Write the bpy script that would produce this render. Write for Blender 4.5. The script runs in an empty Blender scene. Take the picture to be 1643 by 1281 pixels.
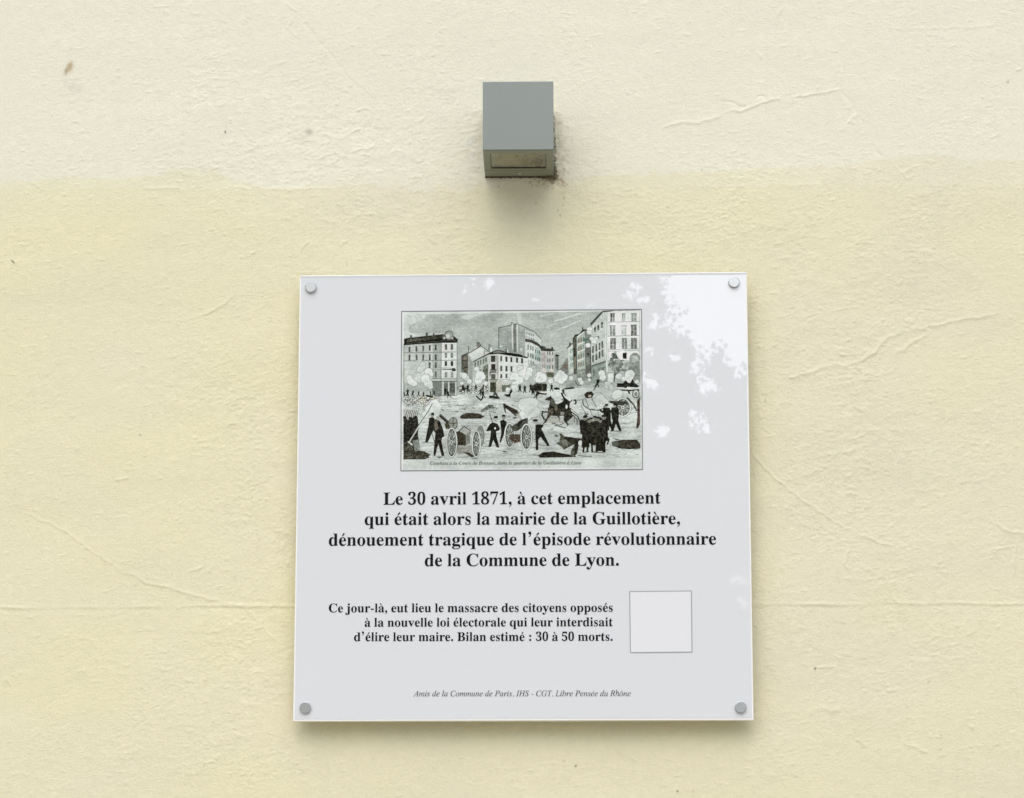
import bpy, bmesh, math, random
import numpy as np
import unicodedata
from mathutils import Vector, Matrix

S = bpy.context.scene
C = S.collection
R = math.radians
random.seed(7)
rng = np.random.default_rng(11)

# ------------------------------------------------------------------ camera, sky, sun, exposure
ZP = 2.14                                   # height of the plaque's centre above the pavement
CAM = np.array([0.02434, -3.40207, ZP - 0.64092])
YAW, PITCH, ROLL = 0.01081, 0.2179, -0.00234
FPX, CX, CY = 5000.0, 821.5, 640.5          # the long lens, in pixels of the 1643 x 1281 photograph
cyw, syw, cp, sp = math.cos(YAW), math.sin(YAW), math.cos(PITCH), math.sin(PITCH)
FWD = np.array([-syw * cp, cyw * cp, sp])
RGT0 = np.array([cyw, syw, 0.0])
UP0 = np.cross(RGT0, FWD)
RGT = RGT0 * math.cos(ROLL) + UP0 * math.sin(ROLL)
UPV = -RGT0 * math.sin(ROLL) + UP0 * math.cos(ROLL)

cam_data = bpy.data.cameras.new("camera")
cam = bpy.data.objects.new("camera", cam_data)
C.objects.link(cam)
cam_data.sensor_width = 36.0
cam_data.lens = FPX / 1643.0 * 36.0
cam_data.clip_start = 0.05
cam_data.clip_end = 2000.0
M = Matrix((( RGT[0], UPV[0], -FWD[0], CAM[0]),
            ( RGT[1], UPV[1], -FWD[1], CAM[1]),
            ( RGT[2], UPV[2], -FWD[2], CAM[2]),
            (0, 0, 0, 1)))
cam.matrix_world = M
S.camera = cam

SUN_EL, SUN_AZ = 46.0, -7.0                # azimuth: 0 = straight out from the wall, negative = to the left
world = bpy.data.worlds.new("World")
S.world = world
world.use_nodes = True
wn = world.node_tree
sky = wn.nodes.new("ShaderNodeTexSky")
sky.sky_type = 'NISHITA'
sky.sun_disc = False
sky.sun_elevation = R(SUN_EL)
sky.sun_rotation = R(180.0 - SUN_AZ)
sky.air_density = 1.0
sky.dust_density = 2.5
sky.ozone_density = 1.2
bg = wn.nodes["Background"]
wn.links.new(sky.outputs[0], bg.inputs[0])
bg.inputs[1].default_value = 0.12

sun_data = bpy.data.lights.new("sun", 'SUN')
sun_data.energy = 1.5
sun_data.angle = R(74.0)
sun_data.color = (1.0, 0.988, 0.965)
sun = bpy.data.objects.new("sun", sun_data)
C.objects.link(sun)
sd = Vector((math.sin(R(SUN_AZ)) * math.cos(R(SUN_EL)), -math.cos(R(SUN_AZ)) * math.cos(R(SUN_EL)), math.sin(R(SUN_EL))))
sun.rotation_euler = sd.to_track_quat('Z', 'Y').to_euler()
sun.location = (0, -3, 6)

S.view_settings.view_transform = 'Standard'
S.view_settings.look = 'None'
S.view_settings.exposure = 0.25
S.view_settings.gamma = 1.0
S.cycles.use_denoising = True
S.cycles.denoising_input_passes = 'RGB_ALBEDO_NORMAL'
S.cycles.denoising_prefilter = 'NONE'
S.cycles.max_bounces = 16
S.cycles.diffuse_bounces = 12
S.cycles.glossy_bounces = 8
S.cycles.transmission_bounces = 12
S.cycles.sample_clamp_indirect = 6.0


def project(P):
    """world points (n,3) -> photograph pixels (u, v)"""
    d = np.asarray(P, float) - CAM
    z = d @ FWD
    return CX + FPX * (d @ RGT) / z, CY - FPX * (d @ UPV) / z


def wall_point(u, v, y=0.0):
    """where the measured photograph pixel (u, v) lies on the vertical plane at depth y"""
    d = FWD + RGT * (u - CX) / FPX - UPV * (v - CY) / FPX
    t = (y - CAM[1]) / d[1]
    return CAM + d * t


# ------------------------------------------------------------------ helpers
def tag(o, label=None, category=None, group=None, kind=None):
    for k, v in (("label", label), ("category", category), ("group", group), ("kind", kind)):
        if v:
            o[k] = v
    return o


def link(name, me, mats=(), parent=None, smooth=False):
    o = bpy.data.objects.new(name, me)
    C.objects.link(o)
    for m in (mats if isinstance(mats, (list, tuple)) else [mats]):
        me.materials.append(m)
    if smooth:
        me.shade_smooth()
    if parent:
        o.parent = parent
    return o


def from_bm(name, bm, mats=(), parent=None, smooth=False):
    me = bpy.data.meshes.new(name)
    bm.normal_update()
    bm.to_mesh(me)
    bm.free()
    return link(name, me, mats, parent, smooth)


def empty(name, loc):
    o = bpy.data.objects.new(name, None)
    C.objects.link(o)
    o.location = loc
    o.empty_display_size = 0.05
    return o


def box_bm(x0, x1, y0, y1, z0, z1, bevel=0.0, seg=2, bm=None):
    own = bm is None
    b = bmesh.new()
    vs = [b.verts.new((x, y, z)) for x in (x0, x1) for y in (y0, y1) for z in (z0, z1)]
    for f in ((0, 1, 3, 2), (4, 6, 7, 5), (0, 4, 5, 1), (2, 3, 7, 6), (0, 2, 6, 4), (1, 5, 7, 3)):
        b.faces.new([vs[i] for i in f])
    bmesh.ops.recalc_face_normals(b, faces=b.faces)
    if bevel:
        bmesh.ops.bevel(b, geom=b.edges[:], offset=bevel, segments=seg, profile=0.6, affect='EDGES')
    if own:
        return b
    tmp = bpy.data.meshes.new("tmp")
    b.to_mesh(tmp)
    b.free()
    bm.from_mesh(tmp)
    bpy.data.meshes.remove(tmp)
    return bm


def lathe_bm(profile, n=40, axis_y=True):
    """profile: list of (radius, depth); revolved about -Y"""
    b = bmesh.new()
    rings = []
    for r, d in profile:
        if r < 1e-7:
            rings.append([b.verts.new((0, d, 0))])
        else:
            rings.append([b.verts.new((r * math.cos(2 * math.pi * k / n), d, r * math.sin(2 * math.pi * k / n))) for k in range(n)])
    for a, c in zip(rings, rings[1:]):
        for k in range(n):
            k2 = (k + 1) % n
            if len(a) == 1:
                b.faces.new((a[0], c[k2], c[k]))
            elif len(c) == 1:
                b.faces.new((a[k], a[k2], c[0]))
            else:
                b.faces.new((a[k], a[k2], c[k2], c[k]))
    bmesh.ops.recalc_face_normals(b, faces=b.faces)
    return b


def mat(name, color=(0.5, 0.5, 0.5), rough=0.5, metallic=0.0, ior=1.45, spec=0.5):
    m = bpy.data.materials.new(name)
    m.use_nodes = True
    p = m.node_tree.nodes["Principled BSDF"]
    p.inputs["Base Color"].default_value = (*color, 1)
    p.inputs["Roughness"].default_value = rough
    p.inputs["Metallic"].default_value = metallic
    p.inputs["IOR"].default_value = ior
    p.inputs["Specular IOR Level"].default_value = spec
    return m, m.node_tree, p


def N(nt, t, **kw):
    n = nt.nodes.new(t)
    for k, v in kw.items():
        setattr(n, k, v)
    return n


def noise(nt, coord, scale, detail=4, rough=0.55):
    n = N(nt, "ShaderNodeTexNoise")
    n.inputs["Scale"].default_value = scale
    n.inputs["Detail"].default_value = detail
    n.inputs["Roughness"].default_value = rough
    nt.links.new(coord, n.inputs["Vector"])
    return n


def vary(nt, p, color, scale, amount, detail=5):
    """base colour with a fine procedural mottling"""
    tc = N(nt, "ShaderNodeTexCoord")
    n = noise(nt, tc.outputs["Object"], scale, detail)
    mx = N(nt, "ShaderNodeMix", data_type='RGBA')
    mx.inputs[6].default_value = (*[c * (1 - amount) for c in color], 1)
    mx.inputs[7].default_value = (*[min(1, c * (1 + amount)) for c in color], 1)
    nt.links.new(n.outputs["Fac"], mx.inputs[0])
    nt.links.new(mx.outputs[2], p.inputs["Base Color"])
    return tc, n


def bump(nt, p, height, strength, dist):
    b = N(nt, "ShaderNodeBump")
    b.inputs["Strength"].default_value = strength
    b.inputs["Distance"].default_value = dist
    nt.links.new(height, b.inputs["Height"])
    nt.links.new(b.outputs[0], p.inputs["Normal"])
    return b


def set_color_attr(me, name, rgb):
    a = me.color_attributes.new(name, 'FLOAT_COLOR', 'POINT')
    buf = np.ones((len(me.vertices), 4), np.float32)
    buf[:, :3] = rgb
    a.data.foreach_set("color", buf.ravel())


def grid_mesh(name, V, nx, ny):
    """V (ny, nx, 3), quads facing -Y when x grows right and rows grow upward"""
    me = bpy.data.meshes.new(name)
    idx = np.arange(nx * ny).reshape(ny, nx)
    a, b, c, d = idx[:-1, :-1], idx[:-1, 1:], idx[1:, 1:], idx[1:, :-1]
    F = np.stack([a, b, c, d], -1).reshape(-1, 4).astype(np.int32)
    me.vertices.add(nx * ny)
    me.vertices.foreach_set("co", V.reshape(-1).astype(np.float32))
    me.loops.add(F.size)
    me.loops.foreach_set("vertex_index", F.ravel())
    me.polygons.add(len(F))
    me.polygons.foreach_set("loop_start", np.arange(0, F.size, 4, dtype=np.int32))
    me.polygons.foreach_set("use_smooth", np.ones(len(F), bool))
    me.update(calc_edges=True)
    me.validate()
    return me


def srgb(r, g, b):
    c = np.array([r, g, b], float) / 255.0
    return tuple(np.where(c <= 0.04045, c / 12.92, ((c + 0.055) / 1.055) ** 2.4))


# ------------------------------------------------------------------ the rendered wall (heights in metres)
def fft_noise(h, w, lx, lz, dx, seed, slope=1.0):
    """smooth random field whose features are about lx wide and lz high (metres), grid step dx; unit variance"""
    g = np.random.default_rng(seed)
    f = np.fft.rfft2(g.standard_normal((h, w)))
    kz = np.fft.fftfreq(h, dx)[:, None] * lz
    kx = np.fft.rfftfreq(w, dx)[None, :] * lx
    k2 = kx ** 2 + kz ** 2
    f *= np.exp(-k2 * 1.2) if slope == 0 else 1.0 / (1.0 + k2 * 4) ** (slope + 0.5)
    f[0, 0] = 0
    r = np.fft.irfft2(f, (h, w))
    return r / r.std()


STEP = 0.00112
XS = np.arange(-0.62, 0.66, STEP)
ZS = np.arange(-0.41, 0.62, STEP)
NX, NZ = len(XS), len(ZS)
gx, gz = np.meshgrid(XS, ZS)
U, Vp = project(np.stack([gx.ravel(), np.zeros(gx.size), gz.ravel() + ZP], 1))
U, Vp = U.reshape(NZ, NX), Vp.reshape(NZ, NX)


def sstep(a, b, x):
    t = np.clip((x - a) / (b - a), 0, 1)
    return t * t * (3 - 2 * t)


warp1 = fft_noise(NZ, NX, 0.012, 0.012, STEP, 1, 0)
warp2 = fft_noise(NZ, NX, 0.012, 0.012, STEP, 2, 0)
Uw, Vw = U + warp1 * 1.1, Vp + warp2 * 1.1


def poly_dist(pts, reach):
    """distance in photograph pixels to a polyline, signed side (positive above), and the fraction along it"""
    pts = np.array(pts, float)
    best = np.full(U.shape, 1e3)
    frac = np.zeros(U.shape)
    side = np.zeros(U.shape)
    seg = np.hypot(*(pts[1:] - pts[:-1]).T)
    cum = np.concatenate([[0], np.cumsum(seg)])
    for i in range(len(pts) - 1):
        (x0, y0), (x1, y1) = pts[i], pts[i + 1]
        m = (U > min(x0, x1) - reach) & (U < max(x0, x1) + reach) & (Vp > min(y0, y1) - reach) & (Vp < max(y0, y1) + reach)
        if not m.any():
            continue
        px, py = Uw[m] - x0, Vw[m] - y0
        dx, dy = x1 - x0, y1 - y0
        t = np.clip((px * dx + py * dy) / (dx * dx + dy * dy), 0, 1)
        ex, ey = px - t * dx, py - t * dy
        d = np.hypot(ex, ey)
        sgn = np.sign((dx * py - dy * px) * (1 if dx >= 0 else -1))
        bm_, fm_, sm_ = best[m], frac[m], side[m]
        w = d < bm_
        bm_[w] = d[w]
        fm_[w] = ((cum[i] + t * seg[i]) / cum[-1])[w]
        sm_[w] = -sgn[w]
        best[m], frac[m], side[m] = bm_, fm_, sm_
    return best, frac, side


# how rough the trowelled render is from place to place
rough = 0.38 + 0.0 * U
for (cu, cv, ru, rv, a) in ((350, 160, 75, 150, .5), (540, 190, 170, 110, .75), (430, 640, 150, 230, .55), (640, 330, 260, 70, .65),
                            (1300, 480, 240, 150, .5), (1420, 700, 260, 190, .65), (1350, 330, 330, 90, .5), (1420, 1000, 260, 230, .45),
                            (360, 1080, 160, 130, .55), (1130, 360, 130, 70, .5), (850, 380, 130, 50, .4), (420, 900, 80, 130, .5), (150, 1200, 260, 60, .3),
                            (800, 1230, 380, 40, .25), (1560, 180, 100, 80, .35), (180, 260, 200, 60, .3)):
    rough += a * np.exp(-(((U - cu) / ru) ** 2 + ((Vp - cv) / rv) ** 2))
rough = np.clip(rough * (1 + 0.3 * fft_noise(NZ, NX, 0.05, 0.05, STEP, 3, 0)), 0.12, 1.5)

H = 0.00030 * fft_noise(NZ, NX, 0.20, 0.16, STEP, 4, 0)
H += 0.00010 * fft_noise(NZ, NX, 0.09, 0.035, STEP, 5, 0)
mid = fft_noise(NZ, NX, 0.011, 0.0065, STEP, 6, 1.0)
H += 0.000085 * rough * mid
rid = fft_noise(NZ, NX, 0.020, 0.009, STEP, 8, 0)
H += 0.00014 * rough * np.clip(1 - np.abs(rid) * 2.2, 0, 1) * (0.4 + sstep(0, 1.2, fft_noise(NZ, NX, 0.06, 0.05, STEP, 9, 0)))
H += 0.000068 * (0.45 + rough) * fft_noise(NZ, NX, 0.0042, 0.003, STEP, 7, 0)
H += 0.00004 * (0.6 + rough) * fft_noise(NZ, NX, 0.0022, 0.0018, STEP, 16, 0)
# torn flecks where the trowel dragged: sparse, short, sharp below
fl = fft_noise(NZ, NX, 0.010, 0.0038, STEP, 12, 0)
H += 0.0004 * sstep(1.9, 2.7, fl + 0.55 * rough)

CRACKS = [  # points, half width (px), height (m), step (m)
    ([(455, 3), (478, 20)], 2.0, 0.0005, 0.0002),
    ([(478, 20), (495, 45), (515, 72), (535, 92), (552, 115), (570, 135), (590, 152), (602, 160)], 1.5, -0.00035, 0.00012),
    ([(1058, 207), (1090, 198), (1140, 193), (1160, 181)], 2.4, 0.00045, 0.0001),
    ([(1160, 181), (1198, 175), (1235, 162), (1260, 158)], 2.2, 0.0009, 0.0004),
    ([(1157, 163), (1175, 165), (1198, 174)], 1.8, -0.0005, 0.0003),
    ([(1212, 161), (1220, 156), (1230, 158)], 1.8, -0.0005, 0.0),
    ([(1270, 157), (1300, 152), (1320, 148), (1352, 144)], 2.0, 0.00065, 0.0002),
    ([(1352, 150), (1368, 172), (1380, 190), (1387, 212)], 2.0, -0.0004, -0.0003),
    ([(1362, 200), (1370, 188), (1380, 186)], 3.0, 0.0004, 0.0),
    ([(1398, 232), (1414, 254)], 2.0, -0.0005, 0.0002),
    ([(1434, 262), (1449, 278), (1460, 290)], 1.8, 0.0004, -0.0003),
    ([(1448, 278), (1472, 264)], 1.8, 0.0003, 0.0),
    ([(280, 516), (320, 507)], 2.0, 0.0002, 0.0),
    ([(320, 507), (345, 497), (362, 487), (376, 474)], 1.9, 0.0009, 0.0002),
    ([(40, 826), (75, 837), (105, 852), (130, 872), (165, 898), (200, 920)], 1.9, 0.00036, 0.00012),
    ([(200, 920), (230, 934), (270, 942), (310, 954), (355, 966)], 2.1, 0.0006, 0.0002),
    ([(355, 966), (390, 974), (403, 986), (430, 1015), (455, 1036)], 2.0, 0.00035, 0.0001),
    ([(1203, 722), (1215, 738), (1240, 765), (1270, 790), (1300, 812), (1340, 838), (1372, 856)], 2.0, 0.0005, 0.00012),
    ([(1385, 861), (1400, 866), (1435, 876)], 2.6, 0.00055, 0.0001),
    ([(1260, 607), (1290, 602), (1330, 588)], 3.0, 0.0006, 0.0002),
    ([(1330, 588), (1370, 585), (1400, 568), (1425, 542), (1455, 534)], 4.0, 0.0009, 0.0003),
    ([(1455, 534), (1490, 524), (1535, 515), (1600, 505)], 3.0, 0.0005, 0.0002),
    ([(1435, 572), (1460, 552), (1492, 532)], 4.0, 0.0008, 0.0),
    ([(1595, 840), (1620, 852), (1650, 858)], 2.2, 0.0006, 0.0001),
    ([(1590, 881), (1632, 876)], 2.2, 0.00045, 0.0),
    ([(1634, 868), (1627, 905), (1627, 930)], 1.8, 0.0005, 0.0),
    ([(1361, 880), (1356, 905), (1364, 920)], 2.5, 0.0006, 0.0),
    ([(568, 176), (595, 176)], 1.8, 0.0006, 0.0002),
    ([(565, 243), (580, 238), (603, 236)], 2.0, 0.0008, 0.0),
    ([(588, 223), (598, 226), (602, 233)], 2.0, -0.0006, 0.0),
    ([(563, 213), (578, 207)], 2.0, 0.0006, 0.0),
    ([(600, 190), (598, 200), (590, 205)], 1.8, -0.0004, 0.0),
    ([(1373, 1187), (1390, 1196)], 2.0, 0.0006, 0.0),
    ([(1448, 1192), (1488, 1208)], 2.6, 0.0006, 0.0),
    ([(1310, 1138), (1350, 1141)], 4.0, 0.0006, 0.0),
    ([(1308, 1072), (1340, 1070), (1336, 1082)], 2.0, 0.0006, 0.0),
    ([(545, 395), (558, 385)], 2.2, 0.0010, 0.0),
    ([(400, 408), (408, 402)], 2.2, 0.0008, 0.0),
    ([(245, 10), (275, 9)], 1.8, 0.0004, 0.0),
    ([(1257, 12), (1248, 28)], 1.8, 0.0005, 0.0),
    ([(1220, 86), (1222, 96)], 3.0, 0.0009, 0.0),
    ([(1632, 116), (1640, 112)], 2.4, 0.0006, 0.0),
    ([(1460, 48), (1520, 46), (1600, 40)], 2.5, 0.00022, 0.0),
    ([(302, 917), (326, 911)], 2.2, 0.0006, 0.0),
    ([(294, 850), (292, 876)], 1.8, 0.0003, 0.0),
    ([(190, 770), (205, 769)], 2.2, 0.0006, 0.0),
    ([(265, 612), (274, 612)], 2.6, 0.0008, 0.0),
    ([(495, 385), (478, 404)], 1.5, 0.0004, 0.0),
    ([(1185, 50), (1200, 48)], 1.8, 0.0003, 0.0),
    ([(470, 28), (462, 45), (478, 60), (485, 45)], 3.0, 0.0005, 0.0),
    ([(685, 385), (705, 393)], 2.0, 0.0005, 0.0),
    ([(735, 215), (770, 205)], 3.0, 0.0003, 0.0),
    ([(1555, 1165), (1562, 1170)], 3.0, 0.0012, 0.0),
    ([(1500, 1180), (1512, 1180)], 2.0, 0.0004, 0.0),
    ([(9, 1088), (16, 1100)], 2.4, 0.0007, 0.0),
    ([(395, 1258), (405, 1240)], 2.0, 0.0006, 0.0),
]
crack_shade = np.zeros(U.shape)
for pts, hw, h, st in CRACKS:
    h = math.copysign(min(abs(h), 0.00052), h)
    d, fr, sd_ = poly_dist(pts, 14)
    ends = np.minimum(1, np.minimum(fr, 1 - fr) * 7 + 0.15)
    H += ends * 1.55 * h * np.exp(-(d / (0.85 * hw)) ** 2)
    if st:
        H += ends * 0.9 * st * np.where(d < 14, (1 - d / 14), 0).clip(0) * (sd_ > 0)

joint = 974.5 - 7.0 * U / 1643.0 + 0.9 * fft_noise(NZ, NX, 0.06, 0.06, STEP, 14, 0)
jd = Vp - joint
jstr = 0.75 + 0.35 * fft_noise(NZ, NX, 0.05, 0.2, STEP, 15, 0)
H += 0.00075 * np.clip(jstr, 0.2, 1.4) * np.exp(-(jd / 2.4) ** 2) - 0.00018 * np.exp(-((jd - 5) / 3.5) ** 2)
j2 = Vp - (302.0 - 6.0 * sstep(900, 1500, U)) - 0.8 * warp1
H += 0.0005 * np.exp(-(j2 / 2.2) ** 2) * np.clip(jstr - 0.35, 0, 1) * (sstep(80, 130, U) * (1 - sstep(500, 560, U)) + 0.8 * sstep(1080, 1150, U) * (1 - sstep(1370, 1420, U)))

# the repair plaster smeared round the wall light
lamp_side = np.exp(-((U - 762) / 12.0) ** 2) * sstep(150, 190, Vp) * (1 - sstep(280, 320, Vp))
lamp_side += np.exp(-((U - 905) / 14.0) ** 2) * sstep(165, 200, Vp) * (1 - sstep(290, 330, Vp))
H += 0.0008 * lamp_side * (1 + 0.5 * mid * 0.6)

# pimples and pits
for _ in range(150):
    cu, cv = rng.uniform(-20, 1660), rng.uniform(-20, 1300)
    rr, hh = rng.uniform(1.5, 2.8), rng.uniform(-0.0005, 0.0007)
    m = (np.abs(U - cu) < 12) & (np.abs(Vp - cv) < 12)
    H[m] += hh * np.exp(-(((U[m] - cu) / rr) ** 2 + ((Vp[m] - cv) / rr) ** 2))

# level ground behind the fittings, and calm relief at the rim of the detailed field
fit = ((U > 478) & (U < 1202) & (Vp > 446) & (Vp < 1150)) * 1.0 + ((U > 772) & (U < 892) & (Vp > 150) & (Vp < 286)) * 1.0
H = np.where(fit > 0, np.minimum(H, 0.0003), H)
edge = sstep(0, 0.05, gx - XS[0]) * sstep(0, 0.05, XS[-1] - gx) * sstep(0, 0.05, gz - ZS[0]) * sstep(0, 0.05, ZS[-1] - gz)
H *= edge

# --- colours of the coats of paint (albedo)
pale = np.array([0.775, 0.758, 0.615])
cream = np.array([0.748, 0.708, 0.504])
bu = [-60, 0, 130, 250, 268, 345, 368, 430, 520, 620, 740, 890, 1000, 1100, 1190, 1350, 1390, 1425, 1480, 1560, 1643, 1700]
bv = [290, 290, 287, 283, 276, 275, 288, 302, 303, 304, 306, 292, 284, 280, 273, 266, 259, 251, 250, 256, 255, 255]
wv = 1.4 * fft_noise(NZ, NX, 0.05, 0.05, STEP, 21, 0) + 1.2 * fft_noise(NZ, NX, 0.008, 0.008, STEP, 22, 0)
bd = Vp - np.interp(U, bu, bv) - wv * (1 + 2.5 * np.exp(-((U - 700) / 160) ** 2))
soft = 3.5 + 26 * np.exp(-((U - 680) / 170.0) ** 2)
f_low = sstep(-1, 1, bd / soft)
f_low = np.where(bd < 0, f_low, np.maximum(f_low * 0.62, 0.5 + 0.32 * sstep(-2, 3, j2 + 1.5 * warp2) + 0.18 * sstep(10, 90, bd)))
col = pale * (1 - f_low[..., None]) + cream * f_low[..., None]
# cooler, greyer coats in places
grey = 0.55 * fft_noise(NZ, NX, 0.22, 0.16, STEP, 23, 0) + 0.35 * fft_noise(NZ, NX, 0.09, 0.06, STEP, 24, 0)
grey += 1.0 * sstep(1180, 1350, U) - 0.8 * (1 - sstep(200, 480, U)) * sstep(300, 420, Vp)
gm = np.clip(grey, -1.6, 1.8)[..., None] * f_low[..., None]
col = col * (1 + gm * np.array([-0.010, -0.009, 0.022]))
col *= (1 + 0.007 * fft_noise(NZ, NX, 0.16, 0.05, STEP, 25, 0))[..., None]
col *= (1 + 0.006 * rough * np.clip(mid, -2, 2))[..., None]


def stain(cu, cv, ru, rv, amount, color, ang=0.0, sharp=1.0, ragged=0.35):
    global col
    ca, sa = math.cos(ang), math.sin(ang)
    du, dv = U - cu, Vp - cv
    a = (du * ca + dv * sa) / ru
    b = (-du * sa + dv * ca) / rv
    r2 = a * a + b * b
    m = r2 < 12
    k = amount * np.exp(-(r2[m] ** sharp)) * np.clip(1 + ragged * warp1[m], 0.1, 2)
    k = np.clip(k, 0, 1)[:, None]
    col[m] = col[m] * (1 - k) + np.array(color) * k


brown, dirt, dark = (0.33, 0.22, 0.10), (0.30, 0.26, 0.17), (0.10, 0.085, 0.05)
stain(113, 107, 5.5, 9, 0.62, (0.42, 0.28, 0.12), 0.35, 1.4)
stain(108, 112, 4, 10, 0.45, (0.30, 0.22, 0.10), 0.5, 1.4)
stain(106, 116, 1.6, 6, 0.5, dirt, 0.1, 1.5)
stain(116, 136, 13, 14, 0.24, (0.45, 0.43, 0.36), 0, 1.1)
stain(361.5, 212, 1.4, 2.6, 0.95, dark, 0, 2, 0)
stain(496, 212, 6, 5, 0.45, (0.40, 0.38, 0.30), 0.5, 1.2)
stain(482, 224, 20, 9, 0.12, (0.4, 0.4, 0.33), 0, 1)
stain(655, 254, 16, 4, 0.28, (0.42, 0.42, 0.36), 0.2, 1)
stain(20.5, 420, 1.2, 4.2, 0.95, dark, -0.75, 2, 0)
stain(1308, 1073, 1.7, 2.4, 0.8, dark, 0, 2, 0)
stain(1617, 132, 2.2, 1.8, 0.7, dirt, 0, 2, 0)
stain(1228, 643, 0.9, 4, 0.6, dirt, 0, 2, 0)
stain(924, 1229, 1.3, 2.6, 0.85, dark, 0.4, 2, 0)
stain(905, 1221, 3, 1.4, 0.35, dirt, 0.2, 2, 0)
stain(1509, 1180, 2.2, 1.4, 0.55, dirt, 0, 2, 0)
stain(1509, 1203, 2.2, 1.4, 0.5, dirt, 0, 2, 0)
stain(1087, 1270, 2.0, 1.4, 0.8, dark, 0, 2, 0)
stain(1112, 1270, 1.6, 1.6, 0.3, dirt, 0, 2, 0)
stain(556, 424, 0.8, 8, 0.22, dirt, 0.05, 2, 0)
stain(225, 698, 1.6, 2.4, 0.4, dirt, 0, 2, 0)
stain(1126, 273, 2.0, 2.0, 0.35, dirt, 0, 2, 0)
stain(327, 1230, 1.4, 1.4, 0.4, dirt, 0, 2, 0)
stain(1490, 1095, 2.0, 4.0, 0.3, dirt, 0.8, 2, 0)
# grime by the right and lower edges of the wall light
for _ in range(210):
    t = rng.random()
    cu = 893 + abs(rng.normal(0, 1)) * (5 + 8 * t)
    cv = 178 + 118 * t + rng.normal(0, 3)
    s_ = rng.uniform(0.9, 2.4)
    stain(cu, cv, s_, s_ * rng.uniform(0.6, 1.8), rng.uniform(0.1, 0.5) * (0.2 + 0.8 * t ** 2), dirt if rng.random() < .7 else brown, rng.uniform(-1, 1), 1.5, 0.2)
stain(896, 235, 4, 50, 0.16, (0.5, 0.38, 0.22), 0.02, 1.2)
stain(893, 285, 3.5, 2.5, 0.5, brown, 0.2, 1.3)
stain(878, 289, 12, 3, 0.35, dirt, 0.1, 1.2)
stain(905, 300, 5, 16, 0.16, dirt, 0.15, 1.1)
for _ in range(90):
    cu, cv = rng.normal(884, 14), 286 + abs(rng.normal(0, 7))
    s_ = rng.uniform(0.8, 2.2)
    stain(cu, cv, s_ * 1.4, s_, rng.uniform(0.15, 0.5), dark if rng.random() < .2 else brown, rng.uniform(-1, 1), 1.5, 0.2)
for _ in range(70):
    cu, cv = rng.uniform(748, 773), rng.uniform(170, 290)
    s_ = rng.uniform(0.8, 1.8)
    stain(cu, cv, s_, s_, rng.uniform(0.08, 0.22), dirt, 0, 1.5, 0.2)
stain(756, 235, 10, 50, 0.30, (0.66, 0.68, 0.62), 0, 1.2)
for (cu, cv) in ((903, 330), (899, 345), (905, 318), (860, 326), (800, 300), (895, 338)):
    stain(cu, cv, 1.6, 2.4, 0.4, dirt, 0, 1.5, 0.2)
for _ in range(26):                          # faint rain streaks
    cu, cv, L = rng.uniform(0, 1643), rng.uniform(100, 1100), rng.uniform(40, 150)
    stain(cu, cv, rng.uniform(1.5, 5), L, rng.uniform(0.02, 0.05), (0.45, 0.42, 0.33), rng.uniform(-.03, .03), 1.2, 0.6)
for _ in range(110):                         # odd specks anywhere
    cu, cv = rng.uniform(0, 1643), rng.uniform(0, 1281)
    stain(cu, cv, rng.uniform(0.8, 1.5), rng.uniform(0.8, 1.7), rng.uniform(0.08, 0.3), dirt, 0, 2, 0)

# the detailed field carries on as plain wall on every side, in the same mesh
def extend(a, lo, hi, n):
    t = np.linspace(0, 1, n + 1)[1:] ** 2
    return np.concatenate([(a[0] + (lo - a[0]) * t)[::-1], a, a[-1] + (hi - a[-1]) * t])


NE = 14
X2, Z2 = extend(XS, -7.0, 7.0, NE), extend(ZS, -ZP - 0.02, 3.6, NE)
GX, GZ = np.meshgrid(X2, Z2)
pad = ((NE, NE), (NE, NE))
Hf = np.pad(H, pad)
colf = np.stack([np.pad(col[..., k], pad, mode='edge') for k in range(3)], -1)
lowpad = np.where(GZ[..., None] > ZS[-1], pale, cream)
wgt = np.clip(np.maximum(np.maximum(XS[0] - GX, GX - XS[-1]), np.maximum(ZS[0] - GZ, GZ - ZS[-1])) / 0.05, 0, 1)[..., None]
colf = colf * (1 - wgt) + lowpad * wgt
wall_me = grid_mesh("rendered_wall", np.stack([GX, -Hf, GZ + ZP], -1), len(X2), len(Z2))
set_color_attr(wall_me, "paint", colf.reshape(-1, 3))

m_wall, nt, p = mat("painted_render", rough=0.85, spec=0.25)
at = N(nt, "ShaderNodeVertexColor", layer_name="paint")
tc = N(nt, "ShaderNodeTexCoord")
mp = N(nt, "ShaderNodeMapping")
mp.inputs["Scale"].default_value = (0.7, 1, 1.25)
nt.links.new(tc.outputs["Object"], mp.inputs[0])
n1 = noise(nt, mp.outputs[0], 520, 5, 0.62)
n2 = noise(nt, tc.outputs["Object"], 90, 4, 0.6)
mx = N(nt, "ShaderNodeMix", data_type='RGBA', blend_type='MULTIPLY')
mx.inputs[0].default_value = 1.0
mr = N(nt, "ShaderNodeMapRange")
mr.inputs["From Min"].default_value = 0.3
mr.inputs["From Max"].default_value = 0.7
mr.inputs["To Min"].default_value = 0.975
mr.inputs["To Max"].default_value = 1.02
nt.links.new(n2.outputs["Fac"], mr.inputs["Value"])
nt.links.new(at.outputs["Color"], mx.inputs[6])
nt.links.new(mr.outputs[0], mx.inputs[7])
n3 = noise(nt, tc.outputs["Object"], 700, 3, 0.7)
mr2 = N(nt, "ShaderNodeMapRange")
mr2.inputs["From Min"].default_value = 0.3
mr2.inputs["From Max"].default_value = 0.7
mr2.inputs["To Min"].default_value = 0.945
mr2.inputs["To Max"].default_value = 1.045
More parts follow.
